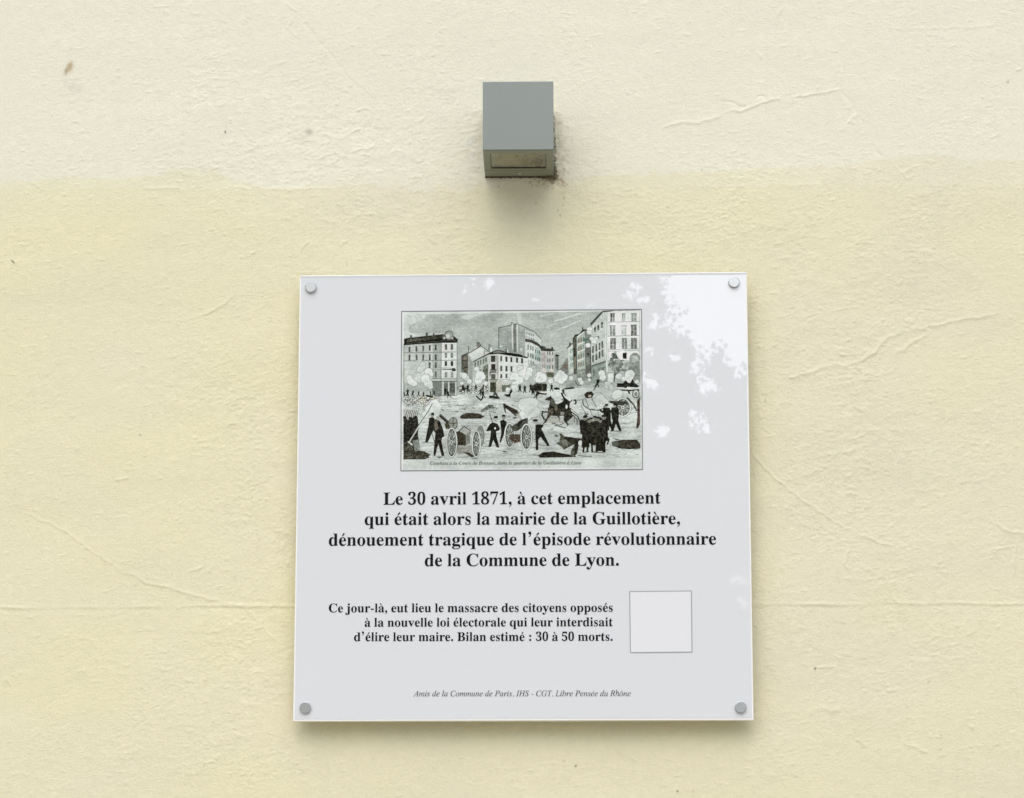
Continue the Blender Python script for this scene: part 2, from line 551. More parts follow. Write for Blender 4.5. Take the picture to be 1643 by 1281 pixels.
nt.links.new(n3.outputs["Fac"], mr2.inputs["Value"])
mx2 = N(nt, "ShaderNodeMix", data_type='RGBA', blend_type='MULTIPLY')
mx2.inputs[0].default_value = 1.0
nt.links.new(mx.outputs[2], mx2.inputs[6])
nt.links.new(mr2.outputs[0], mx2.inputs[7])
nt.links.new(mx2.outputs[2], p.inputs["Base Color"])
bump(nt, p, n1.outputs["Fac"], 0.75, 0.0009)
wall = link("wall", wall_me, m_wall)
tag(wall, "cream painted rendered wall with fine cracks, paler above, behind the plaque and the wall light", "wall")
# ------------------------------------------------------------------ the wall light
LX, LZ, LW, LH, LD = -0.00382, ZP + 0.41122, 0.0784, 0.0795, 0.1021
lamp = empty("wall_light", (LX, 0, LZ - LH / 2))
tag(lamp, "square grey metal wall light above the white plaque, with a glass window underneath", "wall light")
m_met, nt, p = mat("grey_lamp_paint", srgb(130, 139, 138), 0.42, 0.2)
tc, n = vary(nt, p, srgb(132, 140, 136), 14, 0.05)
n2 = noise(nt, tc.outputs["Object"], 900, 2)
bump(nt, p, n2.outputs["Fac"], 0.12, 0.0003)
m_under, nt, p = mat("grey_lamp_underside", srgb(131, 136, 121), 0.5, 0.2)
vary(nt, p, srgb(131, 136, 121), 60, 0.10)
m_gask, nt, p = mat("dark_gasket", (0.085, 0.085, 0.07), 0.6)
m_refl, nt, p = mat("dusty_reflector", (0.42, 0.38, 0.24), 0.55)
tc = N(nt, "ShaderNodeTexCoord")
mp = N(nt, "ShaderNodeMapping")
mp.inputs["Scale"].default_value = (1, 3.2, 1)
nt.links.new(tc.outputs["Object"], mp.inputs[0])
n = noise(nt, mp.outputs[0], 42, 5, 0.6)
cr = N(nt, "ShaderNodeValToRGB")
cr.color_ramp.elements[0].position = 0.35
cr.color_ramp.elements[0].color = (0.34, 0.29, 0.16, 1)
cr.color_ramp.elements[1].position = 0.65
cr.color_ramp.elements[1].color = (0.86, 0.80, 0.56, 1)
nt.links.new(n.outputs["Fac"], cr.inputs[0])
nt.links.new(cr.outputs[0], p.inputs["Base Color"])
m_lens = bpy.data.materials.new("dirty_lens_glass")
m_lens.use_nodes = True
p = m_lens.node_tree.nodes["Principled BSDF"]
p.inputs["Base Color"].default_value = (0.86, 0.88, 0.82, 1)
p.inputs["Roughness"].default_value = 0.12
p.inputs["Transmission Weight"].default_value = 1.0
p.inputs["IOR"].default_value = 1.45
m_steel, nt, p = mat("screw_steel", (0.55, 0.55, 0.52), 0.3, 0.9)
m_debris, nt, p = mat("dry_debris", (0.17, 0.10, 0.045), 0.9)
vary(nt, p, (0.17, 0.11, 0.055), 400, 0.5)

w2 = LW / 2
BP = 0.0255                                   # depth of the base plate against the wall
WX0, WX1 = -w2 + 0.0078, w2 - 0.0082           # window opening
WY0, WY1 = -LD + 0.0125, -0.0318


def shell_bm():
    """open-bottomed square housing with rounded edges and a deep cavity behind the window"""
    b = bmesh.new()
    t = 0.0022
    def ring(x0, x1, y0, y1, z):
        return [b.verts.new(q) for q in ((x0, y0, z), (x1, y0, z), (x1, y1, z), (x0, y1, z))]
    r = 0.0011
    rings = []
    top = LH
    rings.append(ring(-w2 + r, w2 - r, -LD + r, -BP - 0.0003, top))
    rings.append(ring(-w2 + r * .3, w2 - r * .3, -LD + r * .3, -BP - 0.0003, top - r * .3))
    rings.append(ring(-w2, w2, -LD, -BP - 0.0003, top - r))
    rings.append(ring(-w2, w2, -LD, -BP - 0.0003, 0.0007))
    rings.append(ring(-w2 + 0.0005, w2 - 0.0005, -LD + 0.0006, -BP - 0.0003, 0.0))
    rings.append(ring(WX0, WX1, WY0, WY1, 0.0))
    rings.append(ring(WX0, WX1, WY0, WY1, 0.0130))
    b.faces.new(rings[0])
    for a, c in zip(rings, rings[1:]):
        for k in range(4):
            b.faces.new((a[k], a[(k + 1) % 4], c[(k + 1) % 4], c[k]))
    b.faces.new(rings[-1])
    bmesh.ops.recalc_face_normals(b, faces=b.faces)
    return b


from_bm("housing", shell_bm(), m_met, lamp)
from_bm("base_plate", box_bm(-w2 + 0.0004, w2 - 0.0004, -BP, 0.0, -0.0009, LH - 0.0004, 0.0006), m_under, lamp)
b = bmesh.new()                                # the face of the underside, a frame 0.4 mm proud
fx0, fx1, fy0, fy1 = -w2 + 0.0012, w2 - 0.0012, -LD + 0.0014, -BP - 0.0010
for q in ((fx0, WX0, fy0, fy1), (WX1, fx1, fy0, fy1), (WX0, WX1, fy0, WY0), (WX0, WX1, WY1, fy1)):
    box_bm(q[0], q[1], q[2], q[3], -0.0005, 0.0002, 0, bm=b)
frame = from_bm("window_frame", b, m_under, lamp)
b = bmesh.new()
g = 0.0009
for q in ((WX0, WX0 + g, WY0, WY1), (WX1 - g, WX1, WY0, WY1), (WX0 + g, WX1 - g, WY0, WY0 + g), (WX0 + g, WX1 - g, WY1 - g, WY1)):
    box_bm(q[0] + (0.0001 if q[0] == WX0 else 0), q[1], q[2], q[3], -0.0002, 0.0016, 0, bm=b)
from_bm("gasket", b, m_gask, frame)
from_bm("lens", box_bm(WX0 + g, WX1 - g, WY0 + g, WY1 - g, 0.0004, 0.0015), m_lens, lamp)
b = bmesh.new()                                # shallow curved reflector above the glass
nn = 10
rows = []
for i in range(nn + 1):
    y = WY0 + 0.0002 + (WY1 - WY0 - 0.0004) * i / nn
    z = 0.0024 + 0.0040 * math.sin(math.pi * i / nn) ** 0.7
    rows.append([b.verts.new((x, y, z)) for x in (WX0 + 0.0002, WX1 - 0.0002)])
for a, c in zip(rows, rows[1:]):
    b.faces.new((a[0], a[1], c[1], c[0]))
from_bm("reflector", b, m_refl, lamp, smooth=True)
b = bmesh.new()
for _ in range(60):                           # dead insects and dust lying in the glass
    if rng.random() < 0.8:
        x, y = rng.normal(0.0215, 0.0052), rng.normal(-0.052, 0.0075)
    else:
        x, y = rng.uniform(WX0 + 0.004, WX1 - 0.003), rng.uniform(WY0 + 0.003, WY1 - 0.003)
    if not (WX0 + 0.002 < x < WX1 - 0.002 and WY0 + 0.002 < y < WY1 - 0.002):
        continue
    s_ = rng.uniform(0.0004, 0.0015)
    mm = Matrix.Translation((x, y, 0.0020)) @ Matrix.Rotation(rng.uniform(0, 6.28), 4, 'Z') @ Matrix.Diagonal((s_ * rng.uniform(1, 2.6), s_, s_ * .4, 1))
    bmesh.ops.create_icosphere(b, subdivisions=1, radius=1.0, matrix=mm)
d_ = from_bm("debris", b, m_debris, lamp)
d_["kind"] = "stuff"
b = bmesh.new()
mm = Matrix.Translation((0.0008, -0.0150, -0.0012)) @ Matrix.Diagonal((0.0018, 0.0018, 0.0009, 1))
bmesh.ops.create_uvsphere(b, u_segments=16, v_segments=8, radius=1.0, matrix=mm)
from_bm("screw", b, m_steel, lamp, smooth=True)

b = bmesh.new()                                # dark strip painting the gap shadow along the lower edge of the base plate
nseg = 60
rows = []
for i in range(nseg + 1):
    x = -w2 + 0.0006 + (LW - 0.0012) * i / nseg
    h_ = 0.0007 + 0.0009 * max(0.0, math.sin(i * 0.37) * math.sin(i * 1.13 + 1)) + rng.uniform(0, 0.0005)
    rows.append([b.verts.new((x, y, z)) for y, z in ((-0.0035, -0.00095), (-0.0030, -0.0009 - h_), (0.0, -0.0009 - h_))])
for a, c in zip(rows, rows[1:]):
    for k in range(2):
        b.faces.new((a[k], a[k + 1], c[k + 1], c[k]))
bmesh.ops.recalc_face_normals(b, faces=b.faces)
m_gap, nt, p = mat("gap_shade_dark", (0.06, 0.052, 0.035), 0.95)
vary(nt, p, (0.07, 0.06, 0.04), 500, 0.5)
from_bm("gap_shade", b, m_gap, lamp)

# cobweb and dirt caught between the light and the wall
m_web, nt, p = mat("dirty_cobweb", (0.20, 0.16, 0.10), 0.95)
vary(nt, p, (0.17, 0.14, 0.085), 700, 0.5)
b = bmesh.new()


def strand(p0, p1, r, sag=0.0):
    n_ = 6
    pts = [Vector(p0).lerp(Vector(p1), i / n_) + Vector((rng.normal(0, .0002), rng.normal(0, .0002), -sag * math.sin(math.pi * i / n_) + rng.normal(0, .0002))) for i in range(n_ + 1)]
    prev = None
    for i, q in enumerate(pts):
        d = (pts[min(i + 1, n_)] - pts[max(i - 1, 0)]).normalized()
        s1 = d.orthogonal().normalized()
        s2 = d.cross(s1)
        rr = r * rng.uniform(0.5, 1.3)
        ring = [b.verts.new(q + s1 * math.cos(a) * rr + s2 * math.sin(a) * rr) for a in (0, 2.1, 4.2)]
        if prev:
            for k in range(3):
                b.faces.new((prev[k], prev[(k + 1) % 3], ring[(k + 1) % 3], ring[k]))
        prev = ring


RX = LX + w2
ZB = LZ - LH / 2
for _ in range(70):
    t = rng.random() ** 1.6
    z = ZB + t * 0.068
    L = rng.uniform(0.001, 0.0045) * (1.4 - t)
    strand((RX - 0.0002, -rng.uniform(0.001, 0.010), z + rng.normal(0, .001)), (RX + L, -0.0006, z + rng.normal(-0.0008, 0.0025)), rng.uniform(0.00012, 0.00032))
for _ in range(26):
    x = RX - abs(rng.normal(0, 0.010))
    strand((x, -rng.uniform(0.002, 0.008), ZB - 0.001), (x + rng.normal(0.002, 0.003), -0.0008, ZB - rng.uniform(0.001, 0.006)), rng.uniform(0.00012, 0.0003))
for _ in range(16):
    x = rng.uniform(LX - w2, RX)
    strand((x, -0.003, ZB - 0.0006), (x + rng.normal(0.003, 0.003), -0.0008, ZB - rng.uniform(0.0008, 0.002)), rng.uniform(0.00015, 0.0003))
for _ in range(110):
    u_ = rng.random()
    if u_ < .45:
        c = (RX + abs(rng.normal(0, .0020)) + .0002, -rng.uniform(.0006, .005), ZB + abs(rng.normal(0, .006)) - .003)
    elif u_ < .7:
        c = (RX + abs(rng.normal(0, .0011)), -rng.uniform(.0006, .004), ZB + rng.uniform(0, .072))
    else:
        c = (RX - abs(rng.normal(0, .009)), -rng.uniform(.0006, .004), ZB - abs(rng.normal(.001, .0022)))
    s_ = rng.uniform(.0002, .0009)
    bmesh.ops.create_icosphere(b, subdivisions=1, radius=1.0, matrix=Matrix.Translation(c) @ Matrix.Rotation(rng.uniform(0, 6), 4, 'Y') @ Matrix.Diagonal((s_ * rng.uniform(1, 2.2), s_ * .7, s_, 1)))
web = from_bm("cobweb", b, m_web)
web["kind"] = "stuff"
tag(web, "dirty brown cobweb clinging to the right and lower edge of the grey wall light", "cobweb")

# ------------------------------------------------------------------ the plaque
YF, YB = -0.025, -0.0160                       # front of the printed face, back of the acrylic sheet
def P_front(u, v):
    return wall_point(u, v, YF)


def P_print(u, v, lift=0.0):
    q = wall_point(u, v, YF)
    return (q[0], YF - lift, q[2] - ZP)


def gloss(nt, p):
    """the clear, faintly wavy gloss that covers the whole face, print included"""
    p.inputs["Roughness"].default_value = 0.010
    p.inputs["IOR"].default_value = 1.68
    p.inputs["Specular IOR Level"].default_value = 0.5
    tc = N(nt, "ShaderNodeTexCoord")
    n = noise(nt, tc.outputs["Object"], 5.0, 1)
    bump(nt, p, n.outputs["Fac"], 0.25, 0.0006)


plaque = empty("plaque", (0, 0, ZP))
tag(plaque, "square white acrylic plaque with an engraving and black French text, screwed to the cream wall", "plaque")

m_acr, nt, p = mat("edge_glow_acrylic", (0.93, 0.93, 0.91), 0.2)  # near-white colour paints the glow of the acrylic's edges
tc = N(nt, "ShaderNodeTexCoord")
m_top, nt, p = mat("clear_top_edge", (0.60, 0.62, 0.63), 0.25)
corners = [P_front(481.2, 442.2), P_front(1198.3, 436.6), P_front(1209.2, 1155.6), P_front(470.4, 1157.6)]
cc = [Vector((q[0], q[2] - ZP)) for q in corners]     # tl tr br bl


def slab_bm(q, y0, y1, ch):
    b = bmesh.new()
    ctr = sum(q, Vector((0, 0))) / 4
    def ring(inset, y):
        out = []
        for c in q:
            d = Vector((math.copysign(1, (c - ctr).x), math.copysign(1, (c - ctr).y)))
            w = c - d * inset
            out.append(b.verts.new((w.x, y, w.y)))
        return out
    rs = [ring(ch, y0), ring(0, y0 + ch), ring(0, y1 - ch), ring(ch, y1)]
    b.faces.new(rs[0])
    for a, c in zip(rs, rs[1:]):
        for k in range(4):
            f = b.faces.new((a[k], a[(k + 1) % 4], c[(k + 1) % 4], c[k]))
            f.material_index = 1
    b.faces.new(rs[-1])
    bmesh.ops.recalc_face_normals(b, faces=b.faces)
    return b


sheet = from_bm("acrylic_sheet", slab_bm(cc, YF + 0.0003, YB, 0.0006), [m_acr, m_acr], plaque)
m_paper, nt, p = mat("white_print", srgb(220, 223, 226))
tc, n_ = vary(nt, p, srgb(220, 223, 226), 7.0, 0.018)
gloss(nt, p)
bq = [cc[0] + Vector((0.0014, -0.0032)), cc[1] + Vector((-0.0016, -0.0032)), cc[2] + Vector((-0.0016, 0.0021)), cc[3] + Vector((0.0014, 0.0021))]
b = bmesh.new()
b.faces.new([b.verts.new((q.x, YF, q.y)) for q in (bq[3], bq[2], bq[1], bq[0])])
from_bm("white_face", b, m_paper, plaque)
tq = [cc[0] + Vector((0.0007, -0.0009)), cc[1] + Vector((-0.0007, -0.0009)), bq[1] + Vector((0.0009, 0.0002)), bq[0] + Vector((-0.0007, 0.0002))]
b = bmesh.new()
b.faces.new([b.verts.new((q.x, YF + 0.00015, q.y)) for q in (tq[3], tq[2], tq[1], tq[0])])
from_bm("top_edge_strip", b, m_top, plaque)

# fixing screws with flat caps
m_cap, nt, p = mat("brushed_aluminium", (0.52, 0.55, 0.55), 0.3, 0.8)
vary(nt, p, (0.52, 0.55, 0.55), 300, 0.10)
m_bar, nt, p = mat("spacer_metal", (0.35, 0.35, 0.34), 0.4, 0.8)
rc = 0.0062
cap_me = None
for k, (u, v) in enumerate(((498.5, 460.8), (1177.8, 452.8), (489.5, 1135.2), (1188.4, 1134.6))):
    q = wall_point(u, v, YF - 0.0035)
    if cap_me is None:
        cap = from_bm("fixing_cap", lathe_bm([(0, -0.0036), (rc - 0.0007, -0.0036), (rc - 0.0002, -0.0033), (rc, -0.0028), (rc, -0.0001), (0, -0.0001)], 48), m_cap, plaque)
        for pl in cap.data.polygons:
            pl.use_smooth = False
        cap_me = cap.data
        bar = from_bm("spacer", lathe_bm([(0, 0.0), (0.0055, 0.0), (0.0055, -YB - 0.0001), (0, -YB - 0.0001)], 32), m_bar, cap)
        bar_me = bar.data
        bar.location = (0, -YF + YB + 0.0001, 0)
    else:
        cap = bpy.data.objects.new("fixing_cap", cap_me)
        C.objects.link(cap)
        cap.parent = plaque
        bar = bpy.data.objects.new("spacer", bar_me)
        C.objects.link(bar)
        bar.parent = cap
        bar.location = (0, -YF + YB + 0.0001, 0)
    cap.location = (q[0], YF, q[2] - ZP)
    cap.rotation_euler = ((-0.035, 0, 0), (-0.02, 0, 0.02), (0.0, 0, -0.01), (-0.012, 0, 0.02))[k]

# ---- lettering
MATH_BASE = {'b': 0x1D400, 'i': 0x1D434, 'z': 0x1D468}      # serif bold, italic and bold italic letters of the built-in font


def math_char(ch, st):
    if ch.isdigit():
        return chr(0x1D7CE + int(ch))
    if ch.isupper():
        return chr(MATH_BASE[st] + ord(ch) - 65)
    if st == 'i' and ch == 'h':
        return chr(0x210E)
    return chr(MATH_BASE[st] + 26 + ord(ch) - 97)


def outline(body):
    """closed outlines of a short text in 1/1000 em"""
    cu = bpy.data.curves.new("tmp", 'FONT')
    cu.body = body
    cu.fill_mode = 'NONE'
    cu.resolution_u = 4
    ob = bpy.data.objects.new("tmp", cu)
    C.objects.link(ob)
    dg = bpy.context.evaluated_depsgraph_get()
    ev = ob.evaluated_get(dg)
    me = ev.to_mesh()
    adj = {}
    for e in me.edges:
        a, c = e.vertices
        adj.setdefault(a, []).append(c)
        adj.setdefault(c, []).append(a)
    seen, out = set(), []
    for v in range(len(me.vertices)):
        if v in seen or v not in adj:
            continue
        loop, cur = [v], v
        seen.add(v)
        while True:
            nxt = [x for x in adj[cur] if x not in seen]
            if not nxt:
                break
            cur = nxt[0]
            seen.add(cur)
            loop.append(cur)
        out.append([(me.vertices[k].co.x * 1000, me.vertices[k].co.y * 1000) for k in loop])
    ev.to_mesh_clear()
    bpy.data.objects.remove(ob)
    bpy.data.curves.remove(cu)
    return out


H_LOOPS = outline(math_char('H', 'b'))
H_LEFT = min(q[0] for L in H_LOOPS for q in L)
GL = {}


def glyph(st, ch):
    """advance width and outlines of one letter"""
    if (st, ch) not in GL:
        both = outline(math_char(ch, st) + math_char('H', 'b'))
        nH = len(H_LOOPS)
        adv = min(q[0] for L in both[-nH:] for q in L) - H_LEFT
        GL[(st, ch)] = (adv, both[:-nH])
    return GL[(st, ch)]


AFM = {
    'b': dict(zip("abcdefghijklmnopqrstuvwxyzABCGL", (500, 556, 444, 556, 444, 333, 500, 556, 278, 333, 556, 278, 833, 556, 500, 556, 556, 444, 389, 333, 556, 500, 722, 500, 500, 444, 722, 667, 722, 778, 667))),
    'i': dict(zip("abcdefghilmnoprstuACGHILPRST", (500, 500, 444, 500, 444, 278, 500, 500, 278, 278, 722, 500, 500, 500, 389, 389, 278, 500, 611, 667, 722, 722, 333, 556, 611, 611, 500, 556))),
    'z': dict(zip("abcdegilmnoqrstuyBCGL", (500, 500, 444, 500, 444, 500, 278, 278, 778, 556, 500, 500, 389, 389, 278, 556, 444, 667, 667, 722, 611))),
}


def disc(cx, cy, r, n=14):
    return [(cx + r * math.cos(2 * math.pi * k / n), cy + r * math.sin(2 * math.pi * k / n)) for k in range(n)]


def layout(text, st):
    """outlines in 1/1000 em for one line, and its length"""
    out = []
    x = 0.0
    sl = 0.0 if st == 'b' else 0.28
    rd = {'b': 82, 'i': 50, 'z': 70}[st]
    last = None
    for ch in unicodedata.normalize('NFD', text):
        if ch in ('\u0301', '\u0300', '\u0302'):
            x0, cxm, top = last
            w = {'b': 1.0, 'i': 0.6, 'z': 0.9}[st]
            cxm += sl * 560 * (0.55 if sl else 0) 
            if ch == '\u0301':
                P = [(-48, 528), (-8, 528), (112, 640), (100, 690), (48, 700)]
            elif ch == '\u0300':
                P = [(48, 528), (8, 528), (-112, 640), (-100, 690), (-48, 700)]
            else:
                P = [(-140, 540), (-80, 540), (0, 620), (80, 540), (140, 540), (35, 690), (-35, 690)]
            out.append([(cxm + px * w, py) for px, py in P])
            continue
        if ch == ' ':
            x += 250
            continue
        if ch in '.,:-’':
            if ch == '.':
                out.append(disc(x + 125, rd - 12, rd)); x += 250
            elif ch == ':':
                out.append(disc(x + 166 , rd - 12, rd)); out.append(disc(x + 166 + sl * 300, 390, rd)); x += 333
            elif ch in ',’':
                dy = 0 if ch == ',' else 600
                cx_ = x + (125 if ch == ',' else 160)
                r = rd
                out.append([(cx_ + px * r / 82, dy + py * r / 82 + (0 if ch == ',' else 10)) for px, py in
                            ((-82, 70), (-70, 115), (-30, 148), (15, 150), (62, 125), (84, 70), (80, 10), (52, -60), (0, -125), (-55, -165), (-65, -148), (-15, -95), (18, -40), (14, -8), (-30, -8), (-68, 20))])
                x += 250 if ch == ',' else 333
            else:
                h = {'b': 90, 'i': 55, 'z': 70}[st]
                out.append([(x + 40, 190), (x + 290, 190), (x + 290 + sl * h, 190 + h), (x + 40 + sl * h, 190 + h)]); x += 333
            continue
        adv, loops = glyph(st, ch)
        w = 500 if ch.isdigit() else AFM[st].get(ch, adv)
        s_ = w / adv
        xs = [q[0] for L in loops for q in L]
        tops = [q[1] for L in loops for q in L]
        for L in loops:
            out.append([(x + q[0] * s_, q[1]) for q in L])
        last = (x, x + s_ * (min(xs) + max(xs)) / 2, max(tops))
        x += w
    return out, x


def text_line(name, text, st, x0, x1, y0, y1, material, lift):
    """one printed line: left/right ink ends x0, x1 and baseline heights y0, y1, measured in the photograph"""
    loops, _ = layout(text, st)
    xs = [q[0] for L in loops for q in L]
    a, b_ = min(xs), max(xs)
    p0, p1 = Vector(P_print(x0, y0, lift)), Vector(P_print(x1, y1, lift))
    d = (p1 - p0) / (b_ - a)
    up = Vector((-d.z, 0, d.x))
    cu = bpy.data.curves.new(name, 'CURVE')
    cu.dimensions = '2D'
    cu.fill_mode = 'BOTH'
    for L in loops:
        sp = cu.splines.new('POLY')
        sp.points.add(len(L) - 1)
        for k, q in enumerate(L):
            sp.points[k].co = ((q[0] - a) / 1000, q[1] / 1000, 0, 1)
        sp.use_cyclic_u = True
    ob = bpy.data.objects.new("tmp", cu)
    C.objects.link(ob)
    dg = bpy.context.evaluated_depsgraph_get()
    me = bpy.data.meshes.new_from_object(ob.evaluated_get(dg))
    bpy.data.objects.remove(ob)
    for vtx in me.vertices:
        w = p0 + d * (vtx.co.x * 1000) + up * (vtx.co.y * 1000)
        vtx.co = w
    me.name = name
    me.materials.clear()
    return link(name, me, material, plaque)


m_ink, nt, p = mat("black_ink", (0.012, 0.013, 0.014), 0.5, spec=0.15)
gloss(nt, p)
m_ink2, nt, p = mat("grey_ink", srgb(78, 84, 84), 0.5, spec=0.15)
gloss(nt, p)
m_ink3, nt, p = mat("caption_ink", srgb(112, 120, 114), 0.5, spec=0.15)
gloss(nt, p)
for (t, st, x0, x1, y0, y1, mm, lf, lab) in (
    ("Le 30 avril 1871, à cet emplacement", 'b', 615, 1060, 810.2, 808.2, m_ink, .0004, 0),
    ("qui était alors la mairie de la Guillotière,", 'b', 585, 1091, 842.6, 841.2, m_ink, .0004, 0),
    ("dénouement tragique de l’épisode révolutionnaire", 'b', 527.5, 1149, 876.0, 874.0, m_ink, .0004, 0),
    ("de la Commune de Lyon.", 'b', 681.5, 993, 908.8, 907.8, m_ink, .0004, 0),
    ("Ce jour-là, eut lieu le massacre des citoyens opposés", 'b', 527.5, 983, 982.8, 981.8, m_ink, .0004, 0),
    ("à la nouvelle loi électorale qui leur interdisait", 'b', 585, 983, 1005.8, 1005.0, m_ink, .0004, 0),
    ("d’élire leur maire. Bilan estimé : 30 à 50 morts.", 'b', 568, 983, 1029.0, 1028.4, m_ink, .0004, 0),
    ("Amis de la Commune de Paris, IHS - CGT, Libre Pensée du Rhône", 'i', 663, 1012, 1117.6, 1117.2, m_ink2, .0004, 0),
    ("Combats à la Cours de Brosses, dans le quartier de la Guillotière à Lyon", 'z', 690, 933, 746.2, 745.2, m_ink3, .0005, 0)):
    text_line("text_line", t, st, x0, x1, y0, y1, mm, lf)


def rule(name, pts, w, material, lift):
    """closed thin printed rule through the given photograph points"""
    b = bmesh.new()
    ctr = (sum(q[0] for q in pts) / len(pts), sum(q[1] for q in pts) / len(pts))
    o_, i_ = [], []
    for (u, v) in pts:
        sx, sy = math.copysign(w / 2, u - ctr[0]), math.copysign(w / 2, v - ctr[1])
        o_.append(b.verts.new(P_print(u + sx, v + sy, lift)))
        i_.append(b.verts.new(P_print(u - sx, v - sy, lift)))
    for k in range(4):
        b.faces.new((o_[k], o_[(k + 1) % 4], i_[(k + 1) % 4], i_[k]))
    return from_bm(name, b, material, plaque)


m_rule, nt, p = mat("rule_ink", srgb(120, 127, 126), 0.5, spec=0.15)
gloss(nt, p)
m_rule2, nt, p = mat("pale_rule_ink", srgb(160, 166, 166), 0.5, spec=0.15)
gloss(nt, p)
rule("picture_border", [(644.4, 500.2), (1029.3, 496.8), (1030.8, 753.6), (643.2, 755.6)], 1.15, m_rule, .0005)
rule("code_border", [(1010.3, 949.6), (1109.2, 948.6), (1110.2, 1046.4), (1011.6, 1047.4)], 1.3, m_rule2, .0004)
m_inner, nt, p = mat("bright_print", srgb(228, 230, 233), 0.5, spec=0.2)
gloss(nt, p)
b = bmesh.new()
b.faces.new([b.verts.new(P_print(u, v, .0003)) for u, v in ((1010.3, 949.6), (1109.2, 948.6), (1110.2, 1046.4), (1011.6, 1047.4))])
from_bm("code_panel", b, m_inner, plaque)
# ------------------------------------------------------------------ the printed engraving (flat print, drawn as a fine colour field)
SS = 4                                        # drawing samples per photograph pixel
EX0, EX1, EY0, EY1 = 643.0, 1031.0, 496.0, 756.0
EW, EH = int((EX1 - EX0) * SS), int((EY1 - EY0) * SS)
ART = np.zeros((EH, EW, 3), np.float32)
er = np.random.default_rng(5)


def soft_field(h, w, ly, lx, seed):
    g_ = np.random.default_rng(seed)
    f = np.fft.rfft2(g_.standard_normal((h, w)))
    k2 = (np.fft.fftfreq(h)[:, None] * ly * SS) ** 2 + (np.fft.rfftfreq(w)[None] * lx * SS) ** 2
    f *= np.exp(-k2 * 1.2)
    f[0, 0] = 0
    r = np.fft.irfft2(f, (h, w))
    return r / r.std()


ZN = {'A': (640, 490, 8.215), 'B': (830, 490, 8.015), 'C': (640, 620, 8.215), 'D': (830, 620, 8.015), 'E': (740, 490, 8.538),
      'F': (860, 510, 9.85), 'G': (930, 490, 8.54), 'H': (640, 560, 12.81), 'I': (780, 600, 9.128), 'J': (640, 490, 12.64), 'P': (0, 0, 1)}
PAPER, LIGHT, SKYC = (226, 231, 228), (213, 219, 215), (176, 187, 180)
MIDC, DK, BLK, WARM = (120, 128, 118), (62, 66, 54), (38, 40, 30), (150, 140, 122)


def T(z, pts):
    ox, oy, s = ZN[z]
    return [((ox + x / s - EX0) * SS, (oy + y / s - EY0) * SS) for x, y in pts]


def cval(c):
    return np.array(c, np.float32)


def fill(z, pts, c, a=1.0, tex=0.0):
    q = np.array(T(z, pts))
    x0, y0 = np.floor(q.min(0)).astype(int)
    x1, y1 = np.ceil(q.max(0)).astype(int) + 1
    x0, y0, x1, y1 = max(x0, 0), max(y0, 0), min(x1, EW), min(y1, EH)
    if x1 <= x0 or y1 <= y0:
        return
    yy, xx = np.mgrid[y0:y1, x0:x1] + 0.5
    ins = np.zeros(yy.shape, bool)
    n = len(q)
    for i in range(n):
        (xa, ya), (xb, yb) = q[i], q[(i + 1) % n]
        if ya == yb:
            continue
        m = ((ya > yy) != (yb > yy)) & (xx < (xb - xa) * (yy - ya) / (yb - ya) + xa)
        ins ^= m
    reg = ART[y0:y1, x0:x1]
    cc_ = cval(c)
    if tex:
        cc_ = cc_ + tex * TEXT[y0:y1, x0:x1][ins][:, None]
    reg[ins] = reg[ins] * (1 - a) + cc_ * a


def ell(z, cx, cy, rx, ry, c, a=1.0, ang=0.0, tex=0):
    ca, sa = math.cos(ang), math.sin(ang)
    fill(z, [(cx + rx * math.cos(t) * ca - ry * math.sin(t) * sa, cy + rx * math.cos(t) * sa + ry * math.sin(t) * ca) for t in np.linspace(0, 6.283, 25)[:-1]], c, a, tex)


def ln(z, pts, w, c, a=1.0):
    """stroke, w in photograph pixels"""
    q = T(z, pts)
    for (xa, ya), (xb, yb) in zip(q, q[1:]):
        dx, dy = xb - xa, yb - ya
        L = math.hypot(dx, dy) or 1
        nx, ny = -dy / L * w * SS / 2, dx / L * w * SS / 2
        ex, ey = dx / L * w * SS * .25, dy / L * w * SS * .25
        P = [(xa + nx - ex, ya + ny - ey), (xb + nx + ex, yb + ny + ey), (xb - nx + ex, yb - ny + ey), (xa - nx - ex, ya - ny - ey)]
        fill('P', [(x / SS + EX0, y / SS + EY0) for x, y in P], c, a)


def cloud(z, blobs, c=PAPER, edge=MIDC, ew=0.55):
    """a puff of smoke: grey outline, light body"""
    s = ZN[z][2]
    more = []
    for cx, cy, r in blobs:                   # ragged, cauliflower-like outline
        for k in range(5):
            t = er.uniform(0, 6.283)
            more.append((cx + r * .56 * math.cos(t), cy + r * .54 * math.sin(t), r * er.uniform(.42, .56)))
    blobs = [(cx, cy, r * .93) for cx, cy, r in blobs] + more
    for cx, cy, r in blobs:
        ell(z, cx, cy, r + ew * s, r * 1.02 + ew * s, edge, .85)
    for cx, cy, r in blobs:
        ell(z, cx, cy, r, r, c)
        ell(z, cx + r * .25, cy + r * .3, r * .7, r * .66, tuple(v - 12 for v in c), .5)
        ell(z, cx - r * .12, cy - r * .14, r * .72, r * .7, c, .9)
    for cx, cy, r in more[::2]:
        ln(z, [(cx - r * .8, cy + r * .3), (cx - r * .2, cy + r * .85), (cx + r * .6, cy + r * .6)], .4, (158, 167, 161), .6)
    for cx, cy, r in blobs[:2]:
        for i in range(4):
            ln(z, [(cx + r * er.uniform(-.5, .5), cy + r * .8), (cx + r * er.uniform(-.3, .3), cy + r * .2)], .4, (178, 186, 180), .6)


